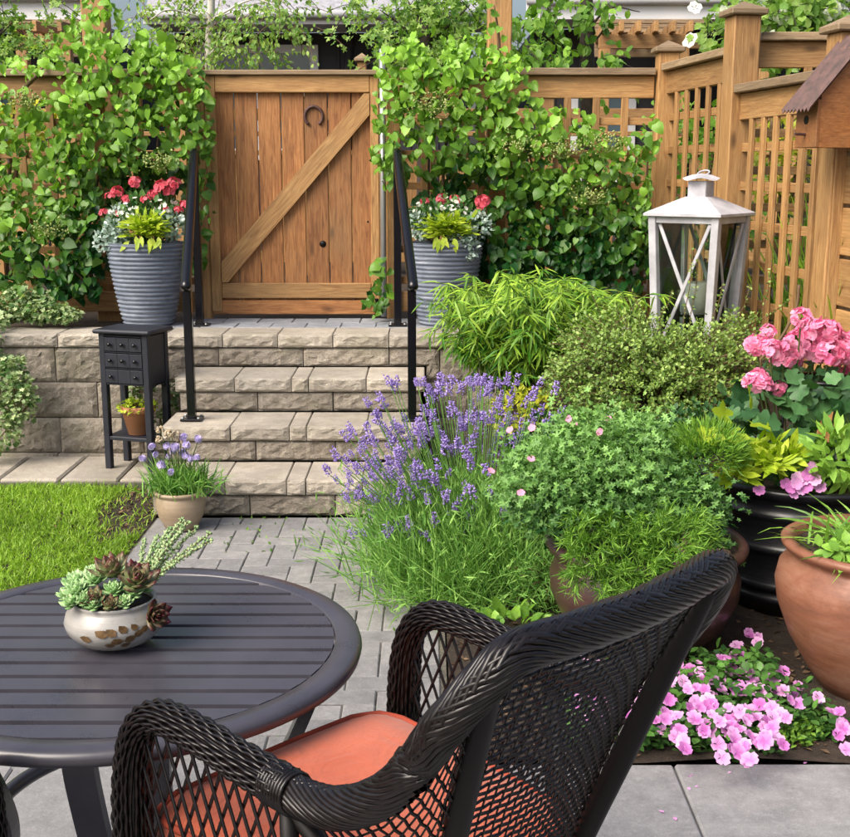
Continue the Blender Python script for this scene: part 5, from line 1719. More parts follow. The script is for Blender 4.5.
# ---- shrubs made of many small-leaved arching twigs
def twig_shrub(name, label, base, blobs, n_twig, per, leaf, size, mat, tintr=(0, 1), flop=.05, stemmat='stem_brown', cat='shrub', dirz=.2, name_f='foliage'):
    o = thing(name, label, cat, tuple(base))
    g = G(); st = G()
    base = np.array(base, float)
    tot = sum(b[2] for b in blobs)
    for (c, r, w) in blobs:
        n = int(n_twig * w / tot)
        E, q = in_ball(n, c, r, .55, -.55)
        for k in range(n):
            e = E[k]
            s = base + (e - base) * np.array([.35, .35, .15])
            mid = base + (e - base) * np.array([.70, .70, .78])
            P = catmull([s, mid, e, e + q[k] * .05 + [0, 0, -flop]], 5)
            st.tube(P[::3], .0018, 3, cap=False)
            t = rng.integers(5, len(P), per); pp_ = P[t] + rng.normal(size=(per, 3)) * size[1] * .45
            d = unit(np.tile(q[k], (per, 1)) * .6 + rng.normal(size=(per, 3)) * .7 + [0, 0, dirz])
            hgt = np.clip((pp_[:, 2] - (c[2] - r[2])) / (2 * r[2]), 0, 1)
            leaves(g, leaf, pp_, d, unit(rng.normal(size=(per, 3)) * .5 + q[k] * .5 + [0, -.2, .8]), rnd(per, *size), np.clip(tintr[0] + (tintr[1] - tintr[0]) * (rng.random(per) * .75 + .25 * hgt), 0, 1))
    put(name_f, g, mat, o)
    put('twigs', st, stemmat, o)
    return o
bx_base = np.array([1.0, 5.12, float(bed_z(1.0, 5.12))])
twig_shrub('small_leaf_shrub', 'spreading olive shrub with tiny leaves below the lantern', bx_base,
           [(at(620, 355, 5.15), (.30, .28, .18), 3), (at(690, 365, 5.1), (.30, .28, .17), 3), (at(655, 395, 5.0), (.38, .28, .16), 3), (at(575, 385, 5.1), (.14, .2, .14), 1), (at(735, 340, 5.2), (.12, .15, .10), .6), (at(655, 425, 4.95), (.30, .2, .13), 1.6)],
           1050, 24, 'small', (.014, .024), 'box', (0, 1), .02)
# a few long sprigs of it standing in front of the lantern
o = bpy.data.objects['small_leaf_shrub']
g = G(); st = G()
for (px0, py0, px1, py1, Y) in [(684, 318, 692, 250, 5.28), (690, 320, 697, 262, 5.3), (760, 320, 772, 262, 5.3), (735, 325, 750, 285, 5.3), (660, 318, 672, 290, 5.25), (712, 320, 722, 285, 5.28), (600, 320, 590, 292, 5.2), (640, 318, 632, 292, 5.25), (745, 330, 790, 300, 5.25), (570, 345, 555, 325, 5.15), (610, 330, 640, 300, 5.2)]:
    P = catmull([at(px0, py0 + 30, Y), at(px0, py0, Y), at((px0 + px1) / 2 + 2, (py0 + py1) / 2, Y), at(px1, py1, Y)], 8)
    st.tube(P, .002, 4, cap=False)
    n = 34; t = rng.integers(6, len(P), n)
    leaves(g, 'small', P[t], unit(rng.normal(size=(n, 3)) + [0, 0, .3]), unit(rng.normal(size=(n, 3)) * .5 + [0, -.4, .8]), rnd(n, .012, .02), rnd(n, .2, 1))
put('sprig_leaves', g, 'box', o); put('sprig_stems', st, 'stem_brown', o)

# ---- big brown bowl planter with a mound of feathery green
def brown_planter():
    c = np.array([.74, 3.86, .015])
    o = thing('bowl_planter', 'dark brown glazed bowl planter overflowing with feathery green', 'planter', tuple(c))
    put('pot', G().lathe([(0, .01), (.17, .0), (.19, .006), (.27, .09), (.315, .19), (.318, .25), (.298, .30), (.292, .312), (.315, .328), (.335, .345), (.338, .362), (.325, .376), (.305, .372), (.30, .33)], c, 56), 'pot_brown', o)
    soil_disc(o, c[:2], .305, c[2] + .345)
    g = G(); st = G()
    # uneven mounds of fine divided leaves
    top = c + [0, .02, .36]
    for (px, py, Y, rx, ry, rz, n, ta) in [(548, 478, 3.80, .15, .16, .13, 1300, .22), (585, 448, 3.92, .15, .16, .13, 1300, .32), (632, 446, 3.98, .14, .16, .11, 1100, .34), (610, 488, 3.78, .18, .16, .14, 1500, .22), (566, 508, 3.74, .13, .13, .10, 800, .05), (660, 482, 3.92, .12, .16, .13, 800, .12), (690, 508, 3.86, .12, .15, .12, 900, .02), (655, 520, 3.75, .14, .13, .10, 700, .05), (525, 495, 3.80, .08, .1, .1, 350, .25), (705, 540, 3.78, .07, .12, .06, 260, .05)]:
        P, q = in_ball(n, at(px, py, Y), (rx, ry, rz), .45, -.7)
        P = P + (rng.random((n, 1)) < .2) * q * .07
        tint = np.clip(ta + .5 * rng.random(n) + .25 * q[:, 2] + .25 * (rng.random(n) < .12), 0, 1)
        leaves(g, 'palm', P, unit(q + rng.normal(size=(n, 3)) * .6 + [0, -.1, -.15]), unit(q + [0, -.35, .65] + rng.normal(size=(n, 3)) * .4), rnd(n, .018, .036), tint)
    put('foliage', g, 'crane', o)
    # needle-leaved plant spilling over the front rim
    g = G()
    for k in range(330):
        px = rng.uniform(572, 704); t = rng.random()
        py = 515 + 78 * t - .0040 * (px - 630) ** 2 * (t > .4)
        p = at(px, py, 3.66 - .17 * t + rng.normal() * .03)
        ax = unit(np.array([(px - 630) / 120, -.8, .5 - .7 * t]) + rng.normal(size=3) * .35)
        m = 24
        q = p + ax * rnd(m, .0, .055)[:, None]
        leaves(g, 'needle', q, unit(ax * .9 + rng.normal(size=(m, 3)) * .6), rng.normal(size=(m, 3)), rnd(m, .026, .048), rnd(m, .1, 1), .8)
    put('needle_foliage', g, 'fern', o)
    # pale moss of fine green to the right
    g = G(); n = 2600
    P, q = in_ball(n, at(705, 452, 4.0), (.14, .14, .10), .6, -.4)
    leaves(g, 'needle', P, unit(q + rng.normal(size=(n, 3)) * .35 + [0, 0, .4]), rng.normal(size=(n, 3)), rnd(n, .025, .045), rnd(n, .2, 1))
    put('fine_foliage', g, 'fern', o)
    # pink five-petalled flowers
    me = G(); tv, tf = T['flower']; me.add(tv, tf, .75); me = me.mesh('flower'); me.materials.append(M['pink'])
    for k, (px, py, Y) in enumerate([(568, 419, 3.86), (608, 419, 3.9), (532, 428, 3.8), (531, 459, 3.66), (521, 493, 3.62), (510, 430, 3.9), (491, 471, 3.75), (600, 432, 3.8), (574, 424, 3.9)]):
        link('flower', me, None, o, mtx(at(px, py, Y), k, .025, (rng.uniform(-.6, .6), -.5, rng.uniform(.3, .9))))
    # magenta spike at the right
    g = G(); cc = at(686, 553, 3.56); n = 16
    leaves(g, 'flower', cc + rng.normal(size=(n, 3)) * [.012, .012, .028], unit(rng.normal(size=(n, 3))), unit(rng.normal(size=(n, 3)) * .6 + [0, -.8, .3]), rnd(n, .028, .04), rnd(n, .0, .5))
    put('magenta_flower', g, 'magenta', o)
brown_planter()

# ---- black planter with pink geraniums
def black_planter():
    c = np.array([1.385, 4.30, .01])
    H = .505
    o = thing('black_planter', 'large black ringed planter crowded with pink geraniums', 'planter', tuple(c))
    rr = lambda z: .25 + .085 * (z / H)
    prof = [(0, .01), (.235, .0)]
    for z in (.075, .125, .27, .40):
        prof += [(rr(z - .018), z - .018), (rr(z) + .010, z - .010), (rr(z) + .014, z), (rr(z) + .010, z + .010), (rr(z + .018), z + .018)]
    prof += [(rr(H - .045), H - .045), (.345, H - .04), (.365, H - .02), (.367, H - .006), (.355, H), (.33, H - .004), (.32, H - .04)]
    put('pot', G().lathe(prof, c, 60), 'pot_black', o)
    soil_disc(o, c[:2], .325, c[2] + H - .04)
    zt = c[2] + H
    # rounded scalloped geranium leaves, each one separate
    lp = []; ld = []; ln = []; ls = []
    spots = [(770, 412, .085), (800, 432, .10), (826, 398, .08), (842, 402, .08), (790, 440, .07), (812, 432, .07), (758, 415, .065), (835, 425, .075), (775, 390, .06), (848, 428, .08), (755, 436, .06), (790, 395, .06), (800, 372, .06), (822, 440, .06), (778, 428, .06), (812, 410, .06), (845, 375, .06), (765, 372, .055), (830, 372, .05), (783, 372, .05)]
    for (px, py, s) in spots:
        p = at(px, py, 4.06 + rng.random() * .2)
        lp.append(p); ls.append(s * rng.uniform(1.1, 1.35)); ld.append(unit(np.array([rng.normal() * .5, -.5, -.4]))); ln.append(unit(np.array([rng.normal() * .3, -.75, .7])))
    leaf_objects('leaf', o, 'scallop', 'geranium', np.array(lp), np.array(ld), np.array(ln), np.array(ls), rnd(len(lp), .2, 1))
    n = 170
    P, q = in_ball(n, c + [.02, .03, H + .22], (.32, .28, .24), .3, -.6)
    put('foliage', leaves(G(), 'scallop', P, unit(rng.normal(size=(n, 3)) + [0, -.4, -.2]), unit(rng.normal(size=(n, 3)) * .4 + [0, -.4, .8]), rnd(n, .05, .09), rnd(n, .0, .7)), 'geranium', o)
    st = G()
    fl = [(756, 345, .85), (770, 348, .8), (783, 355, 1.05), (797, 345, 1.1), (812, 332, 1.15), (826, 332, 1.05), (801, 318, .8), (768, 331, .55), (757, 383, 1.0), (776, 388, .7), (815, 350, 1.1), (830, 352, 1.1), (842, 350, 1.1), (848, 362, 1.1), (762, 378, .8), (838, 340, .9), (790, 360, .9), (852, 345, 1.1)]
    for k, (px, py, s) in enumerate(fl):
        p = at(px, py, 4.18 + .18 * rng.random())
        link('flower_cluster', pink_meshes[k % 4], None, o, mtx(p, k * 1.1, s * .84, (rng.uniform(-.3, .3), -.75, .8)))
        b = np.array([c[0] + (p[0] - c[0]) * .5, c[1] - .05, zt])
        st.tube(catmull([b, (b + p) / 2 + [0, .03, .03], p], 4), .0032, 5, cap=False)
    put('flower_stems', st, 'stem', o)
    # big yellow-green lobed leaves on the left
    yl = np.array([at(745, 432, 4.0), at(722, 432, 3.95), at(733, 420, 4.1), at(752, 405, 4.15), at(712, 436, 3.98), at(765, 425, 4.02)])
    leaf_objects('leaf', o, 'ivy', 'lime', yl, unit(np.array([[-1, -.3, -.15], [-1, -.3, -.25], [-.7, -.3, .4], [-.2, -.3, .6], [-1, -.2, -.1], [-.6, -.5, .1]])), np.tile([0, -.6, .8], (6, 1)) + rng.normal(size=(6, 3)) * .2, np.array([.13, .10, .11, .10, .08, .09]), np.array([.35, .5, .2, .3, .6, .25]))
    # lime grassy plant over the rim
    n = 240
    cs = np.array([at(*p) for p in [(745, 470, 4.02), (762, 464, 4.0), (778, 466, 3.98), (790, 460, 4.02), (755, 452, 4.08), (772, 452, 4.06), (735, 478, 4.0)]])
    cc = cs[rng.integers(0, 7, n)]
    d = unit(np.stack([rng.normal(size=n) * .7, -.3 + rng.normal(size=n) * .45, rnd(n, -.1, 1.1)], 1))
    put('lime_foliage', leaves(G(), 'wide_lance', cc + d * rnd(n, .0, .05)[:, None], unit(d + [0, 0, -.2]), unit(np.array([0, -.4, .8]) + rng.normal(size=(n, 3)) * .4), rnd(n, .045, .085), rnd(n)), 'lime', o)
    n = 150
    cc = at(836, 458, 3.98)
    P, q = in_ball(n, cc, (.09, .09, .10), .2)
    put('broad_foliage', leaves(G(), 'wide_lance', P, unit(q + rng.normal(size=(n, 3)) * .4 + [0, -.2, .3]), unit(q + [0, -.4, .7]), rnd(n, .05, .09), rnd(n, .4, 1)), 'fern', o)
    # little lilac flowers
    me = [G().add(*T['flower'], t).mesh('flower') for t in (.2, .6, .95)]
    for m_ in me: m_.materials.append(M['lilac'])
    for k, (px, py) in enumerate([(790, 488), (796, 484), (803, 480), (808, 475), (812, 468), (800, 490), (806, 487), (820, 487), (798, 478), (786, 484), (793, 493), (815, 480), (759, 490)]):
        link('flower', me[k % 3], None, o, mtx(at(px, py, 3.93 + .03 * rng.random()), k, rng.uniform(.035, .046), (rng.uniform(-.4, .4), -.9, .6)))
    n = 420; P, q = in_ball(n, (c[0] - .02, c[1] - .12, zt), (.30, .17, .05), .2, -.2)
    put('small_foliage', leaves(G(), 'oval', P, unit(rng.normal(size=(n, 3)) + [0, -.4, -.2]), unit(q + [0, -.6, .6]), rnd(n, .02, .04), rnd(n, .1, .8)), 'impatiens_leaf', o)
    # iron support hoop on three stakes and a bent cane
    hc = at(835, 379, 4.25)
    pts = [(hc[0] + .18 * math.cos(a), hc[1] + .12 * math.sin(a), hc[2]) for a in np.linspace(0, 2 * math.pi, 40, endpoint=False)]
    hoop = G().tube(pts, .008, 8, closed=True)
    for a in (math.pi, -math.pi / 3, math.pi / 3):
        x, y = hc[0] + .18 * math.cos(a), hc[1] + .12 * math.sin(a)
        hoop.tube([(x, y, zt - .06), (x, y, hc[2])], .006, 6)
    sp = thing('plant_support', 'black iron hoop holding up the pink geraniums', 'plant support', (hc[0], hc[1], zt - .06))
    put('hoop', hoop, 'black_iron', sp)
    cane = catmull([at(760, 360, 4.5), at(778, 342, 4.5), at(790, 322, 4.5), at(797, 305, 4.5), at(799, 285, 4.5)], 6)
    put('bent_cane', G().tube(np.concatenate([[[cane[0][0] + .03, 4.42, zt - .03]], cane]), .006, 6), 'stem_brown', o)
black_planter()

# ---- terracotta pot with grassy leaves
def terracotta_pot():
    c = np.array([1.40, 3.50, .015])
    o = thing('terracotta_pot', 'big round terracotta pot with strappy green leaves', 'planter', tuple(c))
    prof = [(0, .008), (.15, 0), (.165, .006), (.21, .07), (.268, .17), (.306, .27), (.316, .335), (.306, .385), (.276, .42), (.272, .432), (.290, .444), (.303, .456), (.305, .468), (.292, .476), (.268, .472), (.262, .43)]
    put('pot', G().lathe(prof, c, 64), 'terracotta', o)
    soil_disc(o, c[:2], .27, c[2] + .445)
    n = 240
    b = c + np.stack([rng.normal(size=n) * .08 - .02, rng.normal(size=n) * .08, np.full(n, .45)], 1)
    d = unit(np.stack([rng.normal(size=n) * .7 - .25, rng.normal(size=n) * .6 - .1, rnd(n, .25, 1.0)], 1))
    put('strappy_leaves', blades(G(), b, d, rnd(n, .12, .30), rnd(n, .006, .011), rnd(n, .15, .55), 4, rnd(n, .2, 1)), 'fern', o)
    n = 160
    P, q = in_ball(n, c + [-.08, -.12, .48], (.17, .11, .05), .3, -.3)
    put('broad_foliage', leaves(G(), 'oval', P, unit(rng.normal(size=(n, 3)) + [-.3, -.5, .1]), unit(q * .4 + [0, -.4, .8]), rnd(n, .03, .055), rnd(n, .3, 1)), 'fern', o)
terracotta_pot()

# ---- impatiens along the patio edge
def impatiens():
    o = thing('impatiens_patch', 'low patch of lilac-pink impatiens along the patio edge', 'flower bed', (.80, 3.25, .01))
    g = G(); n = 3400
    x = rnd(n, .38, 1.20); y = rnd(n, 3.05, 3.62)
    hump = .05 + .05 * np.sin(x * 7 + 1) * np.sin(y * 6)
    hole = ((x > .98) & (y < 3.14)) | ((x - .74) ** 2 + (y - 3.86) ** 2 < .27 ** 2) | ((x - 1.4) ** 2 + (y - 3.5) ** 2 < .31 ** 2)
    x, y, hump = x[~hole], y[~hole], hump[~hole]; n = len(x)
    P = np.stack([x, y, .015 + hump * rng.random(n) * 1.3], 1)
    leaves(g, 'oval', P, unit(rng.normal(size=(n, 3)) * [1, 1, .35] + [0, -.3, .1]), unit(rng.normal(size=(n, 3)) * .35 + [0, -.15, .9]), rnd(n, .022, .042), rnd(n, .0, .9))
    put('foliage', g, 'impatiens_leaf', o)
    g = G(); n = 420; P, q = in_ball(n, (1.03, 3.16, .02), (.11, .07, .05), .3, 0)
    put('low_green', leaves(g, 'small', P, unit(rng.normal(size=(n, 3)) + [0, 0, .3]), unit(rng.normal(size=(n, 3)) * .5 + [0, 0, .8]), rnd(n, .015, .025), rnd(n, .3, 1)), 'fern', o)
    me = []
    for t in (.15, .4, .65, .9):
        rs = np.random.default_rng(int(t * 100)); tv, tf = T['flower']
        m_ = G().add(tv + rs.normal(size=tv.shape) * .03, tf, np.clip(t + (np.linalg.norm(tv[:, :2], axis=1) - .40) * 1.4 + rs.normal(size=len(tv)) * .12, 0, 1), smooth=True).mesh('flower'); m_.materials.append(M['lilac']); me.append(m_)
    spots = []
    r3 = np.random.default_rng(3)
    hand = [(660, 655), (643, 665), (650, 672), (640, 685), (635, 695), (690, 670), (697, 663), (700, 672), (726, 660), (733, 657), (740, 652), (758, 637), (750, 636), (745, 668), (752, 674), (735, 690), (722, 692), (708, 700), (700, 708), (688, 690), (712, 680), (742, 690), (752, 690), (765, 692), (775, 680), (783, 672), (790, 675), (728, 708), (740, 712), (760, 705), (772, 708), (779, 690), (790, 700), (720, 722), (712, 715), (768, 722), (680, 730), (676, 738), (684, 742), (735, 740), (745, 745), (750, 735), (757, 740), (765, 742), (777, 738), (783, 745), (738, 752), (718, 745), (722, 758), (742, 757), (660, 690), (668, 700), (665, 712), (628, 715), (622, 705), (672, 680), (818, 698), (840, 712), (845, 730), (838, 735), (847, 750), (841, 726), (695, 720), (632, 708), (690, 708), (756, 718), (746, 722), (705, 690), (730, 725), (750, 760), (733, 733), (772, 728), (786, 718), (704, 730), (646, 700), (655, 720), (640, 715)]
    for (px, py) in hand:
        for j in range(2 if r3.random() < .45 else 1):
            b = at(px + (j and r3.normal() * 6), py + (j and r3.normal() * 4), 3.0)
            # meet the height of the flower carpet
            k = (1.595 - .085 - .02 * r3.random()) / (1.595 - b[2])
            p = np.array([b[0] * k, 3.0 * k, 1.595 + (b[2] - 1.595) * k])
            if (p[0] - 1.4) ** 2 + (p[1] - 3.5) ** 2 < .30 ** 2 and p[2] < .3: p[1] -= .08
            spots.append(p)
    for _ in range(110):
        x_, y_ = r3.uniform(.44, 1.12), r3.uniform(3.07, 3.52)
        if (x_ - .74) ** 2 + (y_ - 3.86) ** 2 < .33 ** 2 or (x_ - 1.4) ** 2 + (y_ - 3.5) ** 2 < .33 ** 2 or (x_ > .95 and y_ < 3.2): continue
        spots.append(np.array([x_, y_, .055 + .045 * r3.random()]))
    for k, p in enumerate(spots):
        link('flower', me[k % 4], None, o, mtx(p, r3.random() * 6, r3.uniform(.030, .045), (r3.normal() * .4, -.55 + r3.normal() * .25, .9)))
impatiens()
n = 9
P = np.stack([rnd(n, .55, 1.3), 3.02 - rng.random(n) ** 2 * .35, np.full(n, .0065)], 1)
g = leaves(G(), 'oval', P, unit(rng.normal(size=(n, 3)) * [1, 1, .05]), np.tile([0, 0, 1.], (n, 1)) + rng.normal(size=(n, 3)) * .1, rnd(n, .010, .018), rnd(n, .3, 1))
tag(put('fallen_petals', g, 'lilac'), 'fallen lilac petals scattered on the patio edge', 'petals', kind='stuff')

# ---- low green weed beside the lavender and the chair
o = thing('weed_tuft', 'small round-leaved weed between lavender and brown planter', 'plant', (.30, 3.95, .012))
n = 60; P, q = in_ball(n, (.30, 3.95, .04), (.12, .1, .05), .3, -.2)
put('foliage', leaves(G(), 'oval', P, unit(q + rng.normal(size=(n, 3)) * .4), unit(q * .3 + [0, -.2, .9]), rnd(n, .035, .06), rnd(n, .2, 1)), 'fern', o)
# thyme-like low growth at the lavender's foot
twig_shrub('low_shrub', 'loose green shrub between the lavender and brown planter', (.50, 4.2, .015), [((.50, 4.15, .14), (.18, .18, .15), 1), ((.46, 4.45, .26), (.20, .2, .20), 1)], 220, 22, 'needle', (.03, .05), 'lavleaf', (.0, .7), .01)
twig_shrub('dark_shrub', 'dark leafy shrub in the shade below the olive shrub', (.85, 4.72, float(bed_z(.85, 4.72))), [((.80, 4.72, .42), (.32, .2, .20), 1), ((1.1, 4.75, .5), (.2, .18, .18), .7), ((.5, 4.85, .42), (.16, .16, .16), .5)], 300, 26, 'oval', (.02, .036), 'geranium', (.0, .8), .01)
o = thing('barberry', 'small yellow-green barberry tuft behind the lavender', 'shrub', (.40, 5.22, .2))
n = 700; P, q = in_ball(n, at(525, 415, 5.2), (.17, .14, .13), .4)
put('foliage', leaves(G(), 'oval', P, unit(q + rng.normal(size=(n, 3)) * .5), unit(q * .4 + [0, -.3, .8]), rnd(n, .018, .03), rnd(n, .0, .6)), 'gold', o)
put('twigs', G().tube([(.40, 5.22, .05), at(525, 415, 5.2)], .006, 5), 'stem_brown', o)

# ================================================================== BACKGROUND
def shrub_ball(label, c, r, n, leaf, size, mat, base_z=TOPZ - .03, tr=(0, 1), name='garden_shrub', cat='shrub', down=0.0):
    o = thing(name, label, cat, (c[0], c[1], base_z))
    P, q = in_ball(n, c, r, .35)
    lump = 1 + .22 * np.sin(q[:, 0] * 6 + 1.3) * np.sin(q[:, 2] * 5 + .4) + .15 * np.sin(q[:, 1] * 9)
    P = np.array(c) + (P - np.array(c)) * lump[:, None]
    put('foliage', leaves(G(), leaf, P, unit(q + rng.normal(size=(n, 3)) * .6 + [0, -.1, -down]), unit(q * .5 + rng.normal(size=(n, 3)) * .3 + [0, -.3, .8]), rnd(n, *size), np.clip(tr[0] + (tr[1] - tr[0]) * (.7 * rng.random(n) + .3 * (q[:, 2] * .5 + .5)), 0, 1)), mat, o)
    st = G()
    for k in range(6):
        e = np.array(c) + rng.normal(size=3) * np.array(r) * .4
        st.tube(catmull([(c[0] + rng.normal() * .05, c[1] + rng.normal() * .05, base_z), (np.array([c[0], c[1], base_z]) + e) / 2, e], 4), .012, 5)
    put('stems', st, 'stem_brown', o)
    return o

def tree(name, label, base, trunk, limbs, clumps, n_leaf, leaf, size, leafmat_, bark, tr=(0, 1), hang=.3, trunk_r=(.07, .03), shell=.0):
    o = thing(name, label, 'tree', tuple(base), 'trees behind the fence')
    g = G()
    W = catmull(trunk, 6)
    g.tube(W, np.linspace(trunk_r[0], trunk_r[1], len(W)), 10)
    for L in limbs:
        W = catmull(L, 5); g.tube(W, np.linspace(min(.011, trunk_r[1] * .5), .003, len(W)), 6)
    tw = G()
    lf = G()
    tot = sum(c[2] for c in clumps)
    for (c, r, w) in clumps:
        n = int(n_leaf * w / tot)
        # leaves sit along drooping twigs so that gaps stay open
        nt_ = max(4, n // 14)
        S0, q0 = in_ball(nt_, c, np.array(r) * .8, shell)
        for k in range(nt_):
            d = unit(q0[k] * [1, 1, .4] + rng.normal(size=3) * .4 + [0, 0, -hang])
            L = rng.uniform(.12, .38)
            pts = np.array([S0[k], S0[k] + d * L * .5, S0[k] + d * L + [0, 0, -hang * L * .4]])
            tw.tube(pts, .003, 3, cap=False)
            m = 14
            t = rng.random(m)
            P = S0[k] + d * (L * t)[:, None] + np.array([0, 0, -1]) * (hang * L * .4 * t * t)[:, None] + rng.normal(size=(m, 3)) * size[1] * .4
            leaves(lf, leaf, P, unit(rng.normal(size=(m, 3)) * .6 + d * .5 + [0, -.1, -hang * 1.6]), unit(rng.normal(size=(m, 3)) * .5 + [0, -.45, .7]), rnd(m, *size), np.clip(tr[0] + (tr[1] - tr[0]) * rng.random(m), 0, 1))
    put('trunk', g, bark, o)
    put('twigs', tw, bark if bark != 'birch_bark' else 'stem_brown', o)
    put('crown', lf, leafmat_, o)
    return o

# birch
tree('birch_tree', 'slender white-barked birch tree behind the gate', (-1.85, 10.2, TOPZ), [(-1.85, 10.2, TOPZ - .05), at(209, 60, 10.2), at(211, 10, 10.2), at(214, -60, 10.2)],
     [[at(210, 60, 10.2), at(222, 25, 10.3), at(219, -10, 10.4)], [at(210, 50, 10.2), at(185, 25, 10.2), at(172, -15, 10.1)], [at(210, 55, 10.1), at(235, 25, 10.1), at(248, 0, 10.1)], [at(211, 20, 10.2), at(250, 0, 10), at(275, 5, 9.9)], [at(211, 20, 10.2), at(170, 10, 10), at(150, 20, 9.9)]],
     [(at(235, 38, 9.9), (.50, .4, .22), 3), (at(180, 30, 10.1), (.38, .4, .28), 3), (at(272, 18, 9.8), (.36, .35, .26), 2.6), (at(230, 5, 10.2), (.55, .5, .25), 2.6), (at(150, 18, 10.2), (.25, .3, .28), 1.6), (at(290, 5, 9.7), (.22, .3, .18), 1.2), (at(230, 52, 9.7), (.4, .3, .12), 1.6), (at(140, -10, 10.2), (.4, .4, .25), 1.4), (at(250, -35, 10), (.9, .6, .35), 2), (at(303, 25, 9.7), (.10, .15, .12), .5)],
     2500, 'oval', (.028, .052), 'tree_leaf', 'birch_bark', (.1, 1), .45, (.04, .025))
# small maple over the right vine
tree('small_maple', 'small bushy maple tree behind the right arbour post', (-.02, 8.5, TOPZ), [(-.02, 8.5, TOPZ - .05), at(425, 60, 8.5), at(430, 20, 8.5), at(428, -20, 8.5)],
     [[at(426, 50, 8.5), at(400, 25, 8.5), at(380, 10, 8.4)], [at(426, 45, 8.5), at(455, 20, 8.5), at(470, 5, 8.4)], [at(428, 30, 8.5), at(410, 5, 8.6), at(400, -15, 8.6)]],
     [(at(395, 30, 8.4), (.12, .2, .10), 1), (at(430, 30, 8.4), (.30, .3, .2), 3), (at(470, 25, 8.5), (.2, .25, .2), 2), (at(408, 2, 8.5), (.20, .3, .08), 1.2), (at(440, 0, 8.5), (.35, .3, .2), 2.4), (at(360, 2, 8.4), (.08, .2, .05), .4), (at(420, 55, 8.3), (.25, .2, .1), 1.5)],
     1500, 'palm', (.045, .075), 'tree_leaf', 'bark', (.1, 1), .3, (.05, .025))
# dark-trunked tree
tree('dark_trunked_tree', 'broad-leaved tree with a dark trunk behind the lattice', (1.22, 8.9, TOPZ), [(1.24, 8.9, TOPZ - .05), at(587, 65, 8.9), at(588, 30, 8.9), at(586, -20, 8.9), at(590, -60, 8.9)],
     [[at(587, 60, 8.9), at(562, 48, 8.85), at(552, 25, 8.8), at(549, -10, 8.8)], [at(560, 48, 8.85), at(542, 34, 8.8), at(530, 22, 8.8)], [at(552, 25, 8.8), at(548, 5, 8.8), at(560, -5, 8.8)], [at(588, 45, 8.9), at(600, 35, 8.9), at(610, 15, 8.9)], [at(588, 30, 8.9), at(610, 8, 8.85), at(640, 12, 8.8)], [at(550, 18, 8.8), at(562, 6, 8.8), at(570, -5, 8.8)]],
     [(at(530, 20, 8.7), (.22, .25, .2), 2), (at(572, 8, 8.7), (.18, .25, .10), 1.2), (at(600, 2, 8.7), (.10, .25, .05), .4), (at(568, 60, 8.6), (.2, .2, .07), 1.4), (at(600, 58, 8.6), (.05, .1, .05), .25), (at(510, 50, 8.6), (.2, .2, .15), 1.6), (at(580, -20, 8.8), (.6, .4, .22), 2.5), (at(545, 38, 8.7), (.14, .15, .1), .7)],
     620, 'oval', (.055, .095), 'tree_dark', 'bark', (.25, 1), .35, (.06, .035))
# feathery tree at the far left
tree('feathery_tree', 'feathery tree at the top left corner behind the fence', (-3.3, 9.2, TOPZ), [(-3.3, 9.2, TOPZ - .05), at(-12, 60, 9.2), at(-6, 10, 9.2), at(-5, -30, 9.2)],
     [[at(-8, 40, 9.2), at(5, 30, 9.1), at(15, 20, 9.1)], [at(-8, 50, 9.2), at(8, 50, 9.1), at(18, 45, 9.1)]],
     [(at(2, 30, 9.1), (.13, .2, .14), 2), (at(8, 48, 9.1), (.09, .2, .06), 1), (at(0, 5, 9.1), (.10, .2, .12), 1.2), (at(46, 1, 9.0), (.10, .12, .04), .5), (at(30, 66, 8.6), (.3, .2, .05), 1), (at(56, 56, 8.5), (.10, .15, .05), .5)],
     700, 'palm', (.045, .075), 'tree_leaf', 'bark', (.1, .9), .2, (.05, .02))
# dogwood with white bracts
dw = tree('dogwood_tree', 'dogwood tree with white blossoms behind the side fence', (2.55, 8.0, TOPZ), [(2.55, 8.0, TOPZ - .05), at(805, 60, 8.0), at(800, 10, 8.0), at(800, -20, 8.0)],
     [[at(803, 40, 8), at(770, 15, 7.9), at(745, 0, 7.9)], [at(803, 40, 8), at(830, 15, 7.9), at(850, 0, 7.9)]],
     [(at(785, 18, 7.9), (.30, .3, .14), 3), (at(830, 15, 7.9), (.25, .3, .15), 3), (at(745, 20, 7.9), (.14, .2, .08), 1.2), (at(800, -12, 7.9), (.5, .4, .15), 2.5), (at(760, 0, 7.9), (.3, .3, .12), 1.5), (at(800, 40, 7.7), (.35, .2, .06), 1.4)],
     1700, 'oval', (.05, .09), 'tree_leaf', 'bark', (.15, 1), .2, (.05, .03))
n = 70
P = np.concatenate([at(785, 18, 7.72) + rng.normal(size=(30, 3)) * [.26, .06, .09], at(830, 15, 7.72) + rng.normal(size=(28, 3)) * [.2, .06, .09], at(752, 22, 7.75) + rng.normal(size=(12, 3)) * [.1, .05, .05]])
put('blossoms', leaves(G(), 'bract', P, unit(rng.normal(size=(n, 3))), unit(rng.normal(size=(n, 3)) * .35 + [0, -.7, .7]), rnd(n, .07, .11), rnd(n)), 'white_petal', dw)

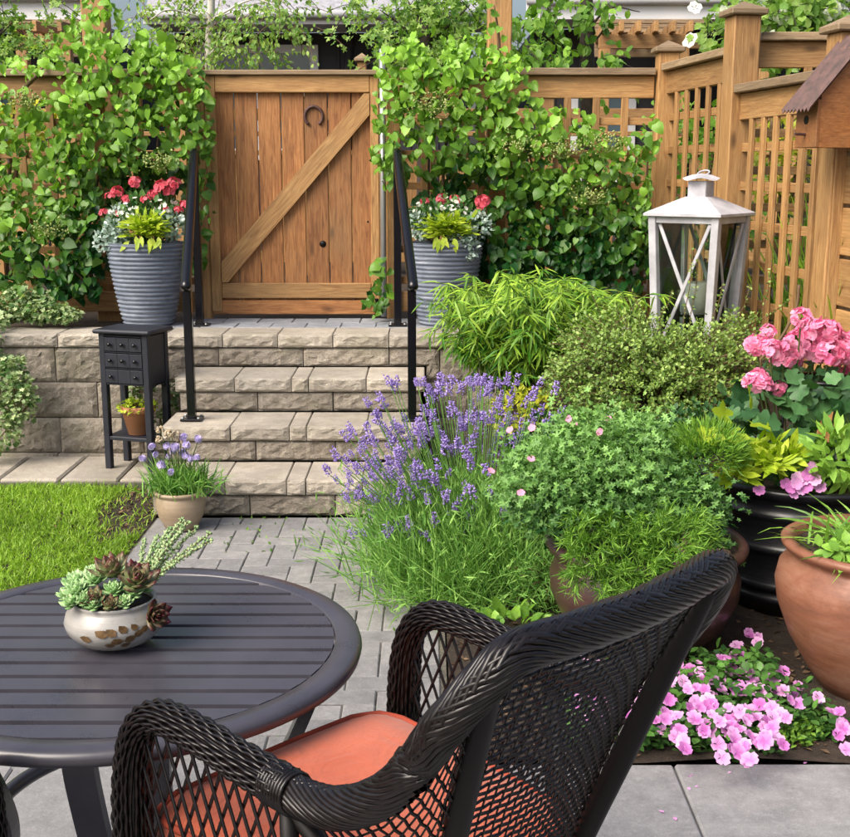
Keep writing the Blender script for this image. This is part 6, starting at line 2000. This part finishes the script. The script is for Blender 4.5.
# greenery seen through and above the lattices
shrub_ball('golden-leaved shrub behind the left fence panel', (-2.75, 7.75, 1.95), (.55, .25, .25), 900, 'oval', (.04, .07), 'gold')
shrub_ball('pale green shrub behind the left lattice', (-2.9, 8.1, 1.35), (.7, .3, .55), 1500, 'oval', (.04, .07), 'tree_leaf', tr=(.3, 1))
shrub_ball('green shrub behind the corner lattice', (.9, 8.2, 1.25), (.7, .3, .45), 1300, 'oval', (.05, .08), 'tree_dark', tr=(.1, .8))
shrub_ball('tall green shrub behind the corner post', (1.75, 7.9, 1.5), (.45, .4, .55), 1200, 'oval', (.05, .08), 'tree_dark', tr=(.2, 1))
shrub_ball('bushy shrub behind the low side lattice', (2.3, 6.1, 1.0), (.45, .6, .6), 1500, 'oval', (.04, .07), 'tree_dark', tr=(0, .8))
shrub_ball('small yellow shrub seen under the side fence rail', (1.98, 6.9, 1.65), (.25, .25, .3), 420, 'oval', (.04, .06), 'gold', tr=(.0, .6))
# bamboo grass right behind the side lattice
o = thing('tall_grass_clump', 'arching grass leaves behind the side lattice', 'grass clump', (1.95, 5.6, .6))
n = 420
b = np.stack([rnd(n, 1.74, 2.1), rnd(n, 5.15, 6.0), np.full(n, .6)], 1)
b[:, 0] += .13 * (6.1 - b[:, 1]) * .0
put('blades', blades(G(), b, unit(np.stack([rng.normal(size=n) * .22, rng.normal(size=n) * .3 - .1, np.ones(n)], 1)), rnd(n, .5, 1.2), rnd(n, .010, .02), rnd(n, .1, .45), 6, rnd(n, .1, 1)), 'bamboo', o)

# neighbour's fence further back, with its capped posts
nf = thing('far_fence', 'neighbouring wooden fence glimpsed behind the corner lattice', 'fence', (1.0, 10.6, TOPZ))
for k in range(9):
    x = -4.2 + 1.05 * k
    p = board('post', (x, 10.6, .68), (x, 10.6, 2.2), .1, .1, 'cedar', nf, up=(1, 0, 0))
    board('post_cap', (x - .07, 10.6, 2.215), (x + .07, 10.6, 2.215), .14, .03, 'cedar_grey', nf, up=(0, 1, 0))
for z, w in ((2.06, .10), (1.90, .04), (1.74, .04), (.85, .1)):
    board('rail', (-4.2, 10.62, z), (4.2, 10.62, z), w, .03, 'cedar', nf)
for k in range(54):
    x = -4.15 + .155 * k
    board('picket', (x, 10.63 + .02, .8), (x, 10.65, 1.72), .13, .018, 'cedar', nf, up=(1, 0, 0))

# ---- terraced houses at the back
def house(label, x0, x1, yw, z_eave, fascia_h, overhang, wallmat, windows=(), doors=(), roof_rise=2.2):
    h = thing('town_house', label, 'house', ((x0 + x1) / 2, yw, TOPZ), 'dark houses behind the garden')
    put('wall', G().box(((x0 + x1) / 2, yw + 2.0, (TOPZ - .1 + z_eave) / 2), (x1 - x0, 4.0, z_eave - TOPZ + .1)), wallmat, h)
    k = x0 + .09
    while k < x1:
        if not any(wx0 - .08 < k < wx1 + .08 for (wx0, wx1, _, _) in windows):
            board('siding_batten', (k, yw - .012, TOPZ), (k, yw - .012, z_eave), .035, .02, wallmat, h, up=(1, 0, 0))
        k += .17
    ye = yw - overhang
    put('soffit', G().box(((x0 + x1) / 2, (ye + yw) / 2, z_eave + .02), (x1 - x0 + .3, overhang - .02, .03)), 'house_grey', h)
    put('fascia', G().box(((x0 + x1) / 2, ye - .015, z_eave + fascia_h / 2), (x1 - x0 + .34, .03, fascia_h), .004), 'house_white', h)
    put('gutter', G().tube([(x0 - .17, ye - .08, z_eave + fascia_h - .02), (x1 + .17, ye - .08, z_eave + fascia_h - .02)], .05, 8), 'house_grey', h)
    v = [(x0 - .17, ye, z_eave + fascia_h), (x1 + .17, ye, z_eave + fascia_h), (x1 + .17, yw + 2.2, z_eave + roof_rise), (x0 - .17, yw + 2.2, z_eave + roof_rise)]
    v += [(a, b, c - .06) for a, b, c in v]
    put('roof', G().add(v, [(0, 1, 2, 3), (7, 6, 5, 4), (0, 4, 5, 1), (1, 5, 6, 2), (2, 6, 7, 3), (3, 7, 4, 0)]), 'roof', h)
    for (a, b, c, d) in windows:
        g = G()
        t = .10
        for (cx_, cz_, sx, sz) in (((a + b) / 2, d - t / 2, b - a, t), ((a + b) / 2, c + t / 2, b - a, t), (a + t / 2, (c + d) / 2, t, d - c - 2 * t), (b - t / 2, (c + d) / 2, t, d - c - 2 * t), ((a + b) / 2, (c + d) / 2, .05, d - c - 2 * t)):
            g.box((cx_, yw - .03, cz_), (sx, .05, sz), .004)
        w = put('window_frame', g, 'house_white', h)
        put('window_pane', G().box(((a + b) / 2, yw - .012, (c + d) / 2), (b - a - .12, .012, d - c - .12)), 'window_glass', w)
        put('window_sill', G().box(((a + b) / 2, yw - .05, c - .02), (b - a + .1, .1, .04), .004), 'house_white', w)
    for (a, b, d) in doors:
        put('door', G().box(((a + b) / 2, yw - .02, (TOPZ + d) / 2), (b - a, .05, d - TOPZ), .004), 'wicker_dark', h)
    return h
wm = house('dark house with a white fascia straight behind the gate', -3.0, .55, 15.0, 3.20, .12, .85, 'house_dark', windows=[(-2.75, -1.28, 1.75, 3.06)])
put('downpipe', G().tube([(at(352, 8, 14.95)[0], 14.2, 3.2), at(351, 30, 14.95), at(347, 75, 14.95), (at(347, 75, 14.95)[0], 14.95, 1.2)], .045, 8), 'house_dark', wm)
house('dark house with a deep white fascia behind the corner post', 1.3, 6.2, 15.0, 3.24, .22, .95, 'house_dark', windows=[(1.75, 2.55, 1.4, 2.78)], doors=[(3.05, 3.55, 2.85)])
house('dark house with a white window behind the left fence', -7.0, -3.75, 14.6, 3.15, .3, .9, 'house_dark', windows=[(-5.3, -4.72, 1.6, 2.88)])

def pergola(label, x0, x1, y, z, n):
    p = thing('entry_pergola', label, 'pergola', (x0, y, TOPZ), 'little pergolas over the house doors')
    board('beam', (x0, y, z), (x1, y, z), .14, .06, 'cedar', p)
    board('beam', (x0, y + .9, z), (x1, y + .9, z), .14, .06, 'cedar_grey', p)
    for k in range(n):
        x = x0 + .08 + (x1 - x0 - .16) * k / max(1, n - 1)
        board('rafter', (x - .06, y - .25, z + .12), (x + .04, y + 1.05, z + .12), .10, .045, 'cedar', p)
    for x in (x0 + .06, x1 - .16):
        board('post', (x, y + .002, TOPZ - .1), (x, y + .002, z - .072), .11, .11, 'cedar', p, up=(1, 0, 0))
    for k in range(3):
        board('purlin', (x0 - .05, y + .05 + .4 * k, z + .195), (x1 + .05, y + .05 + .4 * k, z + .195), .04, .04, 'cedar_grey', p)
    return p
pergola('cedar entry pergola in front of the house behind the corner post', 1.72, 2.72, 12.4, 2.84, 6)
pergola('cedar entry pergola glimpsed between tree and left vine', -4.05, -3.4, 12.4, 2.84, 3)
# porch columns of the house on the right
for x, lab in ((2.78, 'timber porch column beside the pergola'), (3.75, 'timber porch column beside the dark doorway')):
    c = thing('porch_column', lab, 'column', (x, 14.0, TOPZ))
    board('shaft', (x, 14.0, TOPZ - .1), (x, 14.0, 3.1), .20, .20, 'cedar', c, up=(1, 0, 0))
    board('capital', (x - .15, 14.0, 3.15), (x + .15, 14.0, 3.15), .28, .1, 'cedar_grey', c, up=(0, 1, 0))
# garden posts and bits seen over the gate
post('short capped post peeking over the gate', at(362, 66, 10.0)[0], 10.0, .68, at(362, 62, 10.0)[2], .07)
# smaller trees to either side, beyond the fences
for k, (x, y, z, rx, rz) in enumerate([(5.2, 11, 2.6, 1.4, 1.4), (-6.5, 11.5, 2.2, 1.3, 1.3)]):
    lab = ['leafy tree behind the birdhouse', 'leafy tree beyond the golden shrub'][k]
    t = shrub_ball(lab, (x, y, z), (rx, rx * .7, rz), 2600, 'oval', (.08, .14), 'tree_dark', tr=(.1, 1), name='garden_tree', cat='tree')
    tr_ = G().tube([(x, y, TOPZ - .1), (x + .1, y, z * .6), (x, y, z)], np.array([.11, .08, .03]), 8)
    put('trunk', tr_, 'bark', t)
